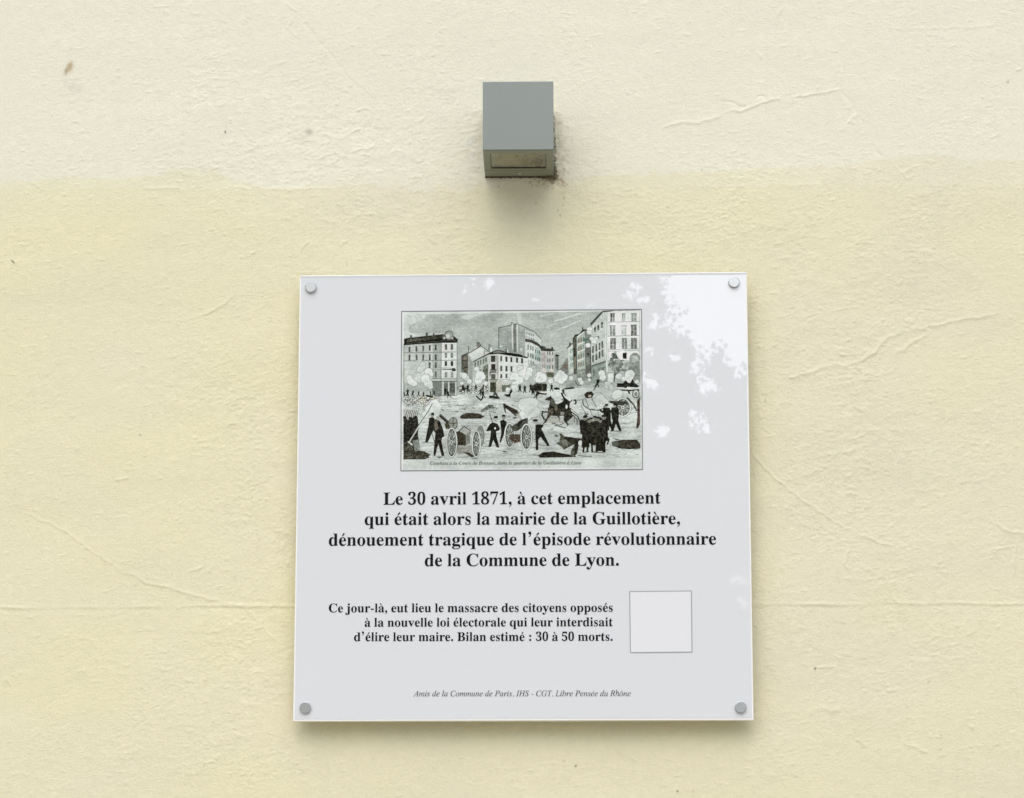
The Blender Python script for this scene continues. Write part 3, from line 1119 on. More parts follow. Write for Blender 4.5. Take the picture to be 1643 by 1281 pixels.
def hatch(z, x0, y0, x1, y1, step, w, c, a, jit=1.0, ang=0.0):
    s = ZN[z][2]
    y = y0
    while y < y1:
        x = x0
        while x < x1:
            L = er.uniform(5, 26) * s
            xe = min(x1, x + L)
            if er.random() < .78:
                dy = (xe - x) * ang
                yj = y + er.normal(0, .25) * s * jit
                ln(z, [(x, yj), (xe, yj + dy + er.normal(0, .3) * s)], w * er.uniform(.6, 1.3), c, a * er.uniform(.5, 1))
            x = xe + er.uniform(.5, 3) * s
        y += step * s


def man(z, x, y, h, lean=0.0, stride=0.3, c=BLK, arm=0, cap=True, w=1.0):
    """small standing figure: feet at (x, y), height h in zone units"""
    hx, hy = x + lean * h, y - .60 * h
    tx, ty = x + lean * h * 1.6, y - .87 * h
    lw = .085 * h * w
    for s in (-1, 1):
        fx = x + s * stride * h * .5
        fill(z, [(hx - lw, hy + .12 * h), (hx + lw, hy + .12 * h), (fx + lw * .6, y), (fx + s * lw * 1.2, y + 1), (fx - lw * .6, y)], c)
    fill(z, [(tx - lw * 1.5, ty), (tx + lw * 1.5, ty), (tx + lw * 1.8, ty + .1 * h), (hx + lw * 1.5, hy + .18 * h), (hx - lw * 1.5, hy + .18 * h), (tx - lw * 1.8, ty + .1 * h)], c, 1, 14)
    ell(z, tx + lean * h * .2, ty - .055 * h, .05 * h, .062 * h, (150, 150, 138))
    if cap:
        fill(z, [(tx - .06 * h, ty - .07 * h), (tx - .05 * h, ty - .15 * h), (tx + .05 * h, ty - .15 * h), (tx + .07 * h, ty - .08 * h)], c)
    if arm:
        ln(z, [(tx, ty + .06 * h), (tx + arm * .16 * h, ty + .16 * h), (tx + arm * .26 * h, ty + .08 * h)], max(.9, .07 * h / ZN[z][2]), c)


def wheel(z, cx, cy, rx, ry, n=9, rim=1.9):
    ell(z, cx, cy, rx + 5, ry + 5, DK)
    ell(z, cx, cy, rx + 1, ry + 1, (206, 212, 205))
    k = max(.5, 1 - rim * ZN[z][2] / rx)
    ell(z, cx, cy, rx * k, ry * (1 - rim * ZN[z][2] / ry), DK, 1)
    ell(z, cx + rx * .06, cy, rx * k * .84, ry * (1 - rim * ZN[z][2] / ry) * .92, (158, 165, 155), .9, tex=24)
    for i in range(n):
        t = 2 * math.pi * i / n + .2
        ln(z, [(cx, cy), (cx + rx * k * .9 * math.cos(t), cy + ry * .85 * math.sin(t))], 1.15, BLK, .95)
        ln(z, [(cx + 3, cy), (cx + rx * k * .85 * math.cos(t + .12), cy + ry * .8 * math.sin(t + .12))], .55, LIGHT, .7)
    ell(z, cx, cy, rx * .2, ry * .16, LIGHT)
    ell(z, cx, cy, rx * .1, ry * .08, DK)


def windows(z, xs, ys, w, h, c=DK, a=.9, shear=0.0, split=None):
    for i, x in enumerate(xs):
        for y in ys:
            y_ = y + shear * (x - xs[0])
            fill(z, [(x, y_), (x + w, y_ + shear * w), (x + w, y_ + h), (x, y_ + h)], c, a * er.uniform(.75, 1), 12)
            if split:
                ln(z, [(x + w / 2, y_), (x + w / 2, y_ + h)], .5, split, .6)


TEXT = soft_field(EH, EW, 1.1, 1.6, 40) * .7 + soft_field(EH, EW, 3, 5, 41) * .5
ART[:] = cval((214, 219, 217))
# sheet inside the border
fill('P', [(647.2, 501.5), (1028, 498.4), (1029.6, 752), (646, 753.6)], (205, 212, 207))
fill('P', [(647.2, 501.5), (1028, 498.4), (1029.2, 640), (646.6, 640)], SKYC, 1, 5)
# sky: engraved lines, a pale cloud low on the left, streaks on the right
y = 503.0
while y < 600:
    ln('P', [(648, y + .8), (1028, y - 1.2)], .45, (150, 162, 155), .26)
    y += 1.25
for _ in range(260):
    x, y = er.uniform(655, 1020), er.uniform(504, 585)
    ln('P', [(x, y), (x + er.uniform(6, 30), y + er.normal(0, .5))], .5, (205, 213, 208) if er.random() < .5 else (150, 160, 154), .28)
fill('J', [(80, 150), (540, 150), (520, 220), (350, 290), (200, 380), (190, 470), (250, 530), (870, 530), (880, 560), (200, 620), (90, 640)], (205, 212, 210), .75, 5)
fill('J', [(260, 340), (420, 270), (620, 240), (760, 300), (720, 470), (520, 510), (260, 515), (210, 430)], (180, 188, 184), .75, 6)
for q in ((120, 160), (250, 170), (360, 180), (700, 190), (640, 290), (600, 230)):
    ln('J', [(q[0] + 60, q[1]), (q[0] + 110, q[1] + 60), (q[0] + 130, q[1] + 130)], .6, (150, 158, 154), .6)
ln('J', [(600, 160), (598, 500)], .6, (158, 168, 162), .8)
fill('E', [(0, 120), (150, 95), (330, 95), (200, 130), (100, 175), (0, 165)], (205, 213, 208), .8)
for pts, w in (([(480, 195), (640, 150), (820, 90)], 1.8), ([(520, 305), (700, 240), (820, 190)], 1.7), ([(380, 275), (500, 225)], 1.3), ([(290, 130), (460, 95)], 1.5), ([(560, 180), (760, 120), (900, 80)], .9), ([(600, 290), (760, 205)], 1.2)):
    ln('B', pts, w, (212, 219, 214), .85)
fill('E', [(750, 90), (820, 90), (835, 240), (790, 250)], (205, 214, 210), .6)

# street floor
fill('P', [(646, 628), (1029, 622), (1029.4, 736.5), (646, 738)], (196, 204, 199), 1, 5)
hatch('P', 648, 636, 1028, 737, 1.15, .42, (128, 138, 130), .42)
hatch('P', 648, 640, 1028, 737, 3.2, .6, (222, 228, 225), .5)
_gf = soft_field(EH, EW, 3.5, 26, 77)
_y0 = int((639 - EY0) * SS)
_y1 = int((736 - EY0) * SS)
ART[_y0:_y1] -= (np.clip(_gf[_y0:_y1], -.6, 1.8) * 11)[..., None]
for _ in range(520):
    x, y = er.uniform(650, 1025), er.uniform(640, 735)
    ln('P', [(x, y), (x + er.uniform(1, 7), y + er.normal(0, 1))], er.uniform(.4, .9), (90, 98, 88), er.uniform(.3, .8))

# --- left corner building
fill('J', [(95, 770), (860, 740), (860, 1150), (95, 1150)], (205, 210, 208), 1, 6)
fill('A', [(60, 500), (555, 480), (555, 1000), (60, 1000)], (198, 204, 200), 1, 7)
fill('A', [(440, 480), (555, 480), (555, 1010), (440, 1010)], (160, 170, 163), .8, 8)
fill('A', [(555, 480), (768, 480), (768, 1185), (555, 1185)], (212, 218, 215), 1, 6)
fill('A', [(440, 960), (560, 960), (560, 1200), (430, 1200)], (128, 137, 128), 1, 10)
fill('A', [(565, 960), (768, 960), (768, 1190), (565, 1190)], (140, 150, 138), 1, 10)
for x in (580, 655, 750):
    fill('A', [(x - 10, 1000), (x + 9, 1000), (x + 9, 1185), (x - 10, 1185)], (208, 215, 206))
fill('A', [(592, 1025), (645, 1025), (645, 1150), (592, 1150)], (100, 106, 92), .9, 14)
fill('A', [(668, 1025), (740, 1025), (740, 1150), (668, 1150)], (92, 98, 84), .9, 14)
fill('A', [(420, 965), (765, 965), (765, 990), (420, 990)], (196, 204, 192))
ln('A', [(420, 962), (765, 962)], .7, DK, .7)
ln('A', [(430, 995), (765, 1000)], .8, DK, .7)
for y_ in (608, 718):
    ln('A', [(60, y_), (760, y_ - 5)], 1.0, (110, 120, 116), .9)
ln('A', [(380, 845), (555, 838)], .8, (120, 128, 124), .9)
for x in (60, 555, 765):
    ln('A', [(x, 485), (x, 1180)], 1.0, (90, 98, 90), .85)
windows('A', (122, 214, 303, 390, 470), (528,), 23, 72, DK, .92, -.06)
windows('A', (122, 216, 303, 390, 470), (634,), 24, 76, DK, .9)
windows('A', (388, 470), (742,), 24, 78, DK, .9)
windows('A', (470,), (862,), 24, 80, DK, .9)
windows('A', (602, 680), (498,), 30, 76, (78, 76, 66), .95)
windows('A', (602, 680), (614, 722), 30, 68, (98, 108, 98), .95)
windows('A', (602, 680), (868,), 34, 76, (138, 146, 138), .9)
ell('A', 616, 762, 17, 32, DK); ell('A', 697, 760, 18, 34, DK)
fill('A', [(568, 812), (740, 820), (735, 848), (572, 840)], (70, 74, 62)); fill('A', [(572, 818), (700, 822), (700, 832), (575, 830)], LIGHT)
fill('A', [(695, 838), (752, 835), (745, 862), (700, 862)], BLK, .85)
for (c_, q) in (((232, 205, 205), (565, 490, 600, 600)), ((196, 220, 216), (170, 640, 214, 712)), ((222, 204, 206), (250, 630, 300, 712)), ((190, 214, 210), (330, 520, 385, 600)), ((224, 206, 202), (650, 500, 680, 590))):
    fill('A', [(q[0], q[1]), (q[2], q[1]), (q[2], q[3]), (q[0], q[3])], c_, .35)
fill('J', [(92, 655), (140, 635), (470, 600), (880, 558), (1110, 600), (1190, 665), (1180, 735), (860, 735), (400, 760), (95, 782)], BLK, 1, 16)
fill('J', [(150, 655), (470, 625), (860, 580), (860, 640), (480, 690), (150, 715)], (98, 96, 76), .65, 22)
ln('J', [(210, 700), (240, 660), (320, 690), (340, 655), (430, 660), (500, 650)], 1.2, (140, 136, 118), .5)
ln('J', [(150, 742), (860, 700), (1170, 690)], .8, (130, 130, 110), .6)
for q in ((215, 570, 40, 70), (535, 520, 42, 80), (684, 535, 30, 50)):
    fill('J', [(q[0], q[1]), (q[0] + q[2], q[1]), (q[0] + q[2], q[1] + q[3]), (q[0], q[1] + q[3])], (88, 96, 86))
ell('J', 1010, 580, 92, 100, (112, 122, 108)); ell('J', 1010, 585, 76, 82, (150, 160, 148), 1, 0, 8)
ell('J', 990, 595, 44, 46, (196, 204, 198)); ell('J', 905, 615, 40, 52, (110, 108, 90)); ell('J', 915, 640, 20, 26, (206, 208, 196)); ell('J', 1082, 645, 18, 22, (196, 200, 190))

# --- middle row of houses
fill('E', [(0, 680), (90, 645), (90, 960), (60, 960), (0, 900)], (104, 98, 82), 1, 16)
for y_ in (745, 850):
    ln('E', [(10, y_ + 8), (90, y_ - 8)], 1.2, BLK)
windows('E', (30,), (690,), 48, 48, (150, 140, 122), .7)
ln('E', [(10, 675), (95, 640), (100, 560), (95, 540)], 1.0, DK); ln('E', [(90, 570), (130, 572)], .8, (120, 150, 140))
fill('E', [(-8, 910), (30, 820), (30, 940)], (110, 128, 112), .9, 10)
fill('E', [(100, 640), (270, 548), (380, 620), (380, 1100), (160, 1100), (105, 1000)], (205, 211, 207), 1, 5)
fill('E', [(100, 660), (160, 790), (160, 1060), (105, 980)], (150, 160, 153), .8, 8)
ln('E', [(100, 648), (270, 548), (385, 628)], 1.0, BLK)
fill('E', [(215, 490), (250, 500), (272, 548), (222, 566)], (130, 126, 114)); ln('E', [(215, 565), (217, 490), (250, 500), (274, 548)], .7, DK)
fill('E', [(375, 528), (392, 525), (425, 585), (428, 640), (385, 640)], (150, 154, 144)); ln('E', [(377, 600), (378, 528), (394, 530), (428, 590)], .7, DK)
ell('E', 410, 600, 14, 38, PAPER); fill('E', [(315, 610), (370, 630), (370, 660), (318, 670)], (205, 205, 195)); ln('E', [(315, 670), (315, 610), (370, 632)], .6, DK)
# tall blank block behind
fill('E', [(515, 295), (690, 255), (690, 220), (715, 220), (715, 240), (775, 245), (1000, 350), (1000, 740), (520, 620)], (162, 174, 167), 1, 6)
for _ in range(90):
    x, y = er.uniform(525, 960), er.uniform(290, 620)
    ln('E', [(x, y), (x + er.uniform(8, 50), y)], .5, (120, 132, 124), .5)
ln('E', [(515, 590), (515, 295), (690, 255), (690, 220), (715, 222)], 1.0, DK, .85); ln('E', [(715, 240), (775, 245), (880, 290), (1000, 350), (1098, 460)], .9, DK, .9)
fill('E', [(692, 255), (712, 255), (716, 600), (696, 590)], (205, 212, 206)); fill('E', [(757, 250), (776, 250), (780, 640), (762, 640)], (205, 212, 206))
fill('E', [(712, 250), (757, 250), (760, 640), (718, 640)], (118, 124, 112), .9, 12)
# curved block on the right of it
fill('E', [(880, 330), (1000, 360), (1098, 470), (1098, 640), (880, 480)], (205, 212, 208), 1, 6)
windows('E', (893, 925, 955, 985), (350, 410), 16, 36, (120, 134, 126), .8, .35)
fill('E', [(880, 490), (1090, 590), (1100, 850), (1000, 830), (900, 790), (880, 700)], (204, 212, 208), 1, 6)
fill('E', [(1010, 560), (1090, 600), (1092, 780), (1010, 740)], (150, 182, 172), .7, 8)
fill('E', [(878, 450), (960, 462), (1050, 505), (1105, 560), (1110, 625), (1060, 560), (960, 505), (880, 490)], (82, 78, 66), 1, 10)
windows('E', (910, 945, 975), (535, 640), 20, 66, (96, 106, 98), .9, .3)
windows('E', (910, 950, 980), (745,), 18, 60, (110, 120, 112), .9, .3)
windows('E', (1015, 1045, 1070), (590, 690), 14, 55, (70, 96, 88), .75, .5)
fill('E', [(880, 800), (1100, 800), (1100, 900), (900, 900)], (170, 180, 173), .9, 8)
# corner house
fill('E', [(155, 770), (370, 665), (370, 1180), (350, 1180), (200, 1050), (155, 950)], (186, 196, 182), 1, 8)
fill('E', [(300, 830), (372, 800), (372, 1190), (345, 1170)], (104, 106, 84), .75, 14)
windows('E', (182, 222, 258, 296, 330), (775,), 17, 62, (66, 82, 68), .9, -.42)
windows('E', (255, 296, 330), (880,), 20, 80, (74, 84, 66), .85, -.3)
fill('E', [(370, 665), (512, 650), (512, 1190), (385, 1190)], (202, 204, 198), 1, 6)
fill('E', [(512, 650), (920, 725), (930, 1010), (512, 1010)], (212, 216, 212), 1, 6)
fill('E', [(470, 690), (512, 690), (512, 1010), (495, 1010)], (170, 166, 162), .7)
fill('E', [(408, 682), (468, 682), (468, 770), (408, 770)], (72, 70, 60)); fill('E', [(412, 800), (470, 800), (470, 880), (412, 880)], (66, 46, 42))
fill('E', [(400, 880), (482, 880), (482, 925), (400, 925)], (120, 122, 108), 1, 12); ln('E', [(400, 878), (484, 878)], 1, DK); fill('E', [(388, 900), (398, 900), (400, 975), (388, 975)], BLK)
fill('E', [(410, 940), (470, 940), (470, 1010), (410, 1010)], (104, 104, 88), 1, 10)
fill('E', [(385, 1015), (500, 1015), (490, 1055), (395, 1055)], (150, 158, 138)); ln('E', [(385, 1015), (500, 1015)], .8, DK)
fill('E', [(395, 1055), (475, 1055), (475, 1190), (395, 1190)], (64, 68, 46), 1, 12); fill('E', [(475, 1055), (550, 1055), (550, 1195), (475, 1195)], (190, 186, 166), 1, 8)
windows('E', (535, 606, 674, 752, 822), (688,), 27, 74, (58, 64, 54), .95, .11)
windows('E', (535, 606, 676), (822,), 27, 78, (52, 64, 58), .95, .06)
windows('E', (535, 606), (940,), 27, 60, (44, 46, 50), .95)
fill('E', [(553, 1060), (680, 1090), (640, 1180), (560, 1190)], (110, 118, 92), 1, 10)
fill('E', [(535, 1040), (600, 1020), (720, 1060), (640, 1095), (560, 1092)], (208, 212, 204))
for i in range(6):
    ln('E', [(545 + i * 26, 1036 + i * 2), (570 + i * 26, 1090)], .7, (110, 118, 108), .9)
fill('E', [(440, 620), (510, 600), (640, 640), (800, 665), (920, 712), (910, 722), (700, 690), (512, 658), (370, 668), (165, 770), (150, 765), (350, 660)], BLK, 1, 8)
fill('E', [(450, 628), (512, 610), (620, 645), (512, 645), (430, 645)], (140, 134, 126), 1, 8)
fill('E', [(618, 590), (640, 600), (652, 645), (625, 640)], LIGHT); fill('E', [(608, 592), (622, 590), (626, 640), (612, 636)], DK); fill('E', [(838, 645), (862, 655), (862, 700), (842, 690)], (170, 160, 152))
ell('E', 545, 552, 17, 14, (210, 217, 212)); ell('E', 822, 602, 20, 26, (205, 214, 208), .8)

# --- far houses in the gap
fill('F', [(80, 520), (285, 520), (290, 880), (80, 860)], (205, 200, 194), 1, 7)
fill('F', [(80, 520), (160, 520), (160, 800), (80, 800)], (188, 180, 170), .7, 8)
windows('F', (180, 213, 255), (530, 640, 750), 20, 62, (88, 108, 102), .9)
windows('F', (100, 125), (545, 640, 740), 18, 50, (158, 150, 140), .8)
fill('F', [(165, 740), (210, 740), (200, 840), (165, 835)], (140, 190, 190), .5)
fill('F', [(80, 520), (90, 440), (150, 455), (160, 480), (245, 480), (250, 455), (272, 460), (275, 490), (310, 518), (240, 530)], (58, 62, 50), 1, 8)
fill('F', [(305, 610), (365, 605), (365, 830), (310, 840)], (126, 134, 124), 1, 12); fill('F', [(335, 650), (360, 640), (360, 800), (335, 810)], (80, 104, 96), .7)
fill('F', [(295, 605), (320, 585), (330, 570), (350, 585), (382, 602), (340, 610)], BLK)
fill('F', [(370, 830), (470, 680), (480, 640), (515, 640), (520, 900), (370, 860)], (130, 134, 118), 1, 14); fill('F', [(440, 740), (505, 730), (505, 810), (430, 800)], (140, 100, 84), .5)
fill('F', [(160, 860), (290, 870), (280, 950), (180, 940)], (98, 104, 74), 1, 14)
fill('F', [(370, 900), (870, 850), (870, 1080), (370, 1080)], (160, 170, 162), 1, 10)
# right-hand row
fill('F', [(510, 490), (585, 420), (600, 880), (520, 900)], (196, 206, 196), 1, 7); ln('F', [(500, 480), (540, 430), (585, 405)], 1.2, DK); fill('F', [(500, 490), (525, 430), (535, 380), (560, 400), (565, 430)], (84, 86, 74))
windows('F', (545, 570), (500, 610, 720), 18, 66, (104, 150, 138), .75, -.3)
fill('F', [(585, 320), (650, 260), (655, 900), (600, 900)], (88, 92, 76), 1, 14); fill('F', [(610, 620), (635, 600), (635, 800), (615, 820)], (170, 150, 116), .6, 8); fill('F', [(600, 500), (625, 470), (630, 620), (604, 640)], (52, 52, 40), .8)
fill('F', [(655, 300), (770, 215), (790, 810), (660, 820)], (172, 190, 172), 1, 6)
fill('F', [(775, 190), (880, 180), (880, 800), (790, 800)], (120, 138, 124), 1, 10); fill('F', [(750, 300), (800, 330), (790, 370), (755, 420)], (70, 128, 108), .75)
for y_ in (400, 520, 660):
    fill('F', [(660, y_ + 12), (775, y_ - 30), (775, y_ - 8), (660, y_ + 34)], (216, 218, 208))
for y_ in (300, 430, 560, 690):
    windows('F', (670, 715, 745), (y_ + 30,), 16, 70, (88, 108, 94), .8, -.4)
    fill('F', [(688, y_ + 24), (712, y_ + 12), (712, y_ + 92), (688, y_ + 100)], (182, 138, 118), .75)
fill('F', [(655, 300), (765, 210), (770, 225), (665, 312)], (222, 226, 216)); fill('F', [(590, 320), (625, 262), (690, 255), (735, 195), (740, 135), (750, 140), (752, 178), (830, 180), (770, 208), (655, 290)], (66, 68, 58), 1, 8)
fill('F', [(650, 825), (870, 800), (870, 1000), (650, 1000)], (140, 148, 134), .9, 14)
fill('F', [(780, 480), (870, 480), (875, 990), (790, 900)], (104, 106, 96), .85, 12); fill('F', [(800, 620), (855, 620), (850, 750), (805, 760)], (150, 168, 156), .7); ell('F', 830, 575, 18, 17, BLK)
ln('F', [(872, 480), (875, 1000)], 1.0, BLK, .8)
# big building on the right
fill('G', [(160, 280), (320, 70), (350, 75), (350, 1060), (165, 1060)], (196, 204, 198), 1, 8)
fill('G', [(345, 70), (830, 70), (830, 760), (345, 760)], (222, 226, 224), 1, 4)
fill('G', [(330, 70), (350, 75), (385, 85), (390, 920), (360, 940), (345, 900)], (206, 214, 208))
for x in (345, 372, 395):
    ln('G', [(x, 80), (x + 4, 760)], .55, (128, 138, 132), .8)
fill('G', [(150, 245), (300, 85), (360, 66), (480, 64), (480, 74), (330, 90), (165, 280)], (82, 86, 76)); ln('G', [(320, 72), (830, 60)], .9, (96, 92, 96), .9)
for y_ in (230, 425, 612, 634):
    ln('G', [(395, y_), (825, y_ - 8)], .8, (130, 134, 130), .9)
for (x, y_, w, h, c_) in ((430, 105, 62, 122, (104, 110, 100)), (590, 108, 48, 110, (160, 168, 162)), (720, 108, 72, 112, (158, 166, 160)),
                          (422, 275, 75, 145, (136, 144, 136)), (582, 280, 70, 135, (172, 184, 180)), (714, 268, 78, 150, (104, 108, 98)),
                          (424, 455, 82, 150, (112, 118, 108)), (588, 455, 70, 150, (134, 140, 130)), (714, 455, 80, 150, (112, 116, 106))):
    fill('G', [(x, y_), (x + w, y_), (x + w, y_ + h), (x, y_ + h)], c_, .92, 22)
    ln('G', [(x + w / 2, y_ + 14), (x + w / 2, y_ + h)], .9, (214, 220, 216), .8)
    ln('G', [(x, y_ + h * .55), (x + w, y_ + h * .55)], .5, (214, 220, 216), .6)
    ln('G', [(x - 4, y_), (x + w + 4, y_)], .9, (120, 126, 120), .8)
windows('G', (175, 222, 265, 305), (570, 690), 27, 92, (74, 80, 68), .92, -.55)
windows('G', (205, 250, 300), (300, ), 26, 64, (84, 90, 78), .85, -.6)
for (x, y_) in ((215, 320), (262, 285), (318, 240), (262, 440)):
    ell('G', x, y_, 13, 16, BLK, .8)
fill('G', [(165, 830), (365, 760), (365, 790), (170, 850)], (104, 116, 102)); fill('G', [(165, 850), (365, 790), (380, 1060), (165, 1090)], (140, 158, 146), .9, 10)
windows('G', (185, 262, 310), (880,), 28, 100, (96, 112, 100), .8, -.2)
ell('G', 765, 740, 75, 84, (140, 148, 140), .95, 0, 14); ell('G', 765, 745, 50, 55, (176, 186, 178), .8, 0, 14)
fill('G', [(597, 655), (655, 655), (650, 745), (600, 735)], BLK); fill('G', [(448, 660), (500, 655), (540, 740), (460, 740)], (66, 84, 70))
fill('G', [(620, 800), (830, 760), (830, 1060), (620, 1060)], (142, 152, 142), .9, 14)
for _ in range(70):                          # the tree in front
    ell('G', 500 + er.normal(0, 52), 830 + er.normal(0, 60), er.uniform(10, 30), er.uniform(10, 26), (96, 110, 92) if er.random() < .6 else (150, 162, 146), .75)
for _ in range(40):
    ell('G', 740 + er.normal(0, 40), 900 + er.normal(0, 50), er.uniform(8, 20), er.uniform(8, 20), (120, 132, 116) if er.random() < .6 else (160, 170, 158), .6)
ln('G', [(480, 1060), (490, 900)], 1.4, DK)

# --- smoke
fill('H', [(100, 250), (260, 240), (420, 200), (540, 260), (560, 380), (420, 470), (330, 640), (100, 620)], (204, 212, 208), .95, 5)
for i in range(13):
    ln('H', [(190 + er.uniform(-20, 20), 250 + i * 27), (430 + er.uniform(-60, 40), 235 + i * 27)], .7, (140, 150, 143), .7)
cloud('H', [(480, 300, 60), (430, 400, 70), (480, 350, 62)], (210, 217, 214))
cloud('H', [(600, 460, 88), (640, 500, 62)], (216, 222, 219))
cloud('H', [(540, 590, 92), (600, 700, 88), (640, 760, 60)], (220, 226, 223))
cloud('H', [(205, 580, 62), (240, 660, 70), (310, 700, 64)], (222, 228, 226))
cloud('H', [(1300, 530, 60), (1370, 580, 62), (1460, 660, 45), (1290, 700, 42)], (218, 225, 222))
cloud('E', [(210, 868, 38), (250, 950, 60), (235, 1020, 58), (290, 975, 46)], (220, 226, 224)); cloud('E', [(335, 1070, 30), (110, 1040, 36), (40, 960, 44)], (216, 223, 219))
cloud('E', [(740, 970, 60), (800, 1030, 55), (740, 1085, 46), (690, 1000, 28)], (212, 220, 216)); cloud('E', [(800, 860, 38), (830, 850, 26)], (210, 218, 214))
cloud('E', [(940, 890, 44), (930, 940, 46), (900, 1000, 30)], (212, 220, 216)); cloud('E', [(1060, 960, 50), (1040, 1020, 44)], (216, 223, 220)); cloud('E', [(640, 1160, 34), (730, 1140, 50)], (214, 221, 218))
cloud('F', [(60, 910, 56), (100, 950, 80), (60, 980, 66)], (218, 225, 222)); cloud('F', [(235, 1005, 42)], (216, 223, 220))
cloud('F', [(390, 900, 66), (350, 960, 60), (440, 945, 68), (400, 1000, 56)], (220, 226, 224)); cloud('F', [(700, 990, 36), (725, 1035, 34), (845, 920, 34), (850, 990, 26), (560, 960, 36)], (214, 221, 217))
cloud('F', [(855, 180, 42), (850, 225, 40), (925, 370, 46), (890, 330, 34), (960, 330, 30), (830, 435, 40)], (220, 226, 223))
cloud('G', [(310, 940, 46), (320, 1000, 46), (430, 980, 44), (430, 1040, 40), (545, 985, 44)], (212, 220, 215)); cloud('G', [(690, 965, 70), (680, 1010, 62), (610, 1020, 34)], (222, 228, 225)); cloud('G', [(395, 1120, 48), (380, 1090, 34)], (212, 220, 215))
cloud('G', [(520, 1240, 80), (250, 1275, 70), (790, 1060, 30)], (206, 214, 210))

# --- middle distance: barricades, bodies, rows of men
for _ in range(120):
    x, y = er.uniform(95, 800), er.uniform(960, 1180)
    r = er.uniform(14, 36)
    ell('H', x, y, r + 7, r * .7 + 7, (78, 84, 72), .9, er.uniform(-.5, .5)); ell('H', x, y, r, r * .7, (222, 226, 216) if er.random() < .8 else (220, 210, 182), 1, er.uniform(-.5, .5))
for (x, h) in ((170, 150), (270, 120), (400, 95), (495, 95), (650, 85), (725, 90), (120, 80)):
    man('H', x, 960 + er.uniform(-15, 10), h * 1.05, er.uniform(-.15, .1), .3, BLK)
fill('H', [(540, 930), (700, 960), (700, 1000), (560, 970)], (44, 52, 34))
fill('A', [(540, 1185), (765, 1180), (890, 1205), (560, 1235)], (208, 214, 204)); ln('A', [(540, 1190), (768, 1186)], .9, DK, .7)
for _ in range(90):
    x, y = er.uniform(795, 1170), er.uniform(1060, 1160)
    r = er.uniform(8, 20)
    ell('A', x, y, r + 5, r * .8 + 5, (64, 68, 56), .9); ell('A', x, y, r, r * .8, (212, 217, 208), 1)
for (x, y, h) in ((840, 1120, 80), (910, 1135, 95), (1015, 1115, 75), (1110, 1110, 70), (860, 1130, 60)):
    man('A', x, y, h, er.uniform(-.1, .1), .35, BLK)
ln('A', [(800, 1140), (880, 1085), (900, 1110)], 1.6, BLK)
for (x, y, h) in ((805, 1195, 110), (872, 1205, 110), (955, 1195, 120), (985, 1205, 112), (1005, 1200, 118)):
    man('E', x, y, h, 0, .35, BLK)
for x in range(0, 165, 22):
    man('F', x, 1165 + er.uniform(-6, 6), 135, 0, .2, BLK if er.random() < .6 else (84, 86, 60), w=1.2)
man('F', 250, 1170, 120, 0, .4)
ln('F', [(0, 1180), (180, 1190)], 1.1, (220, 222, 190)); fill('F', [(40, 1190), (180, 1205), (160, 1225), (45, 1215), (40, 1240), (30, 1235)], BLK)
fill('F', [(275, 1120), (330, 1105), (380, 1120), (380, 1145), (300, 1145)], BLK, 1, 8); fill('F', [(445, 1125), (560, 1105), (615, 1110), (610, 1130), (460, 1142)], BLK)
fill('F', [(460, 1120), (560, 1010), (660, 1090), (700, 1110), (620, 1100)], (150, 160, 150), .9, 14)
ln('F', [(620, 1000), (660, 1070), (720, 1085)], 1.2, DK)
fill('I', [(45, 320), (110, 318), (200, 350), (180, 372), (110, 360), (45, 358)], BLK, 1, 16); fill('I', [(255, 305), (330, 300), (358, 325), (340, 345), (290, 330)], BLK, 1, 8)
ln('C', [(1020, 130), (1080, 185), (1110, 150)], 2.2, BLK)
man('G', 235, 1130, 120, .12, .5, BLK, 1); ln('G', [(195, 1175), (255, 1080)], 1.4, DK)
fill('G', [(515, 1080), (600, 1080), (640, 1040), (670, 1075), (700, 1080), (730, 1020), (760, 1080), (825, 1120), (800, 1140), (660, 1130), (640, 1150), (600, 1135), (520, 1135)], BLK, 1, 20)
fill('G', [(560, 1165), (700, 1170), (825, 1160), (825, 1185), (690, 1190), (700, 1230), (680, 1230), (660, 1190), (575, 1182)], (60, 56, 42), 1, 10)

for _ in range(11):
    man('P', er.uniform(650, 1000), er.uniform(633, 641), er.uniform(9, 14), er.uniform(-.25, .25), er.uniform(.2, .5), BLK if er.random() < .7 else DK, er.choice([-1, 0, 1]))
for _ in range(60):
    x, y = er.uniform(650, 1022), er.uniform(640, 668)
    ln('P', [(x, y), (x + er.uniform(1, 6), y + er.normal(0, .8))], er.uniform(.6, 1.4), (70, 76, 64), .8)
for _ in range(16):
    x, y = er.uniform(700, 1000), er.uniform(655, 735)
    fill('P', [(x, y), (x + er.uniform(3, 8), y - er.uniform(0, 2)), (x + er.uniform(6, 12), y + 1), (x + 4, y + er.uniform(1.5, 3))], (84, 88, 74), .8, 14)

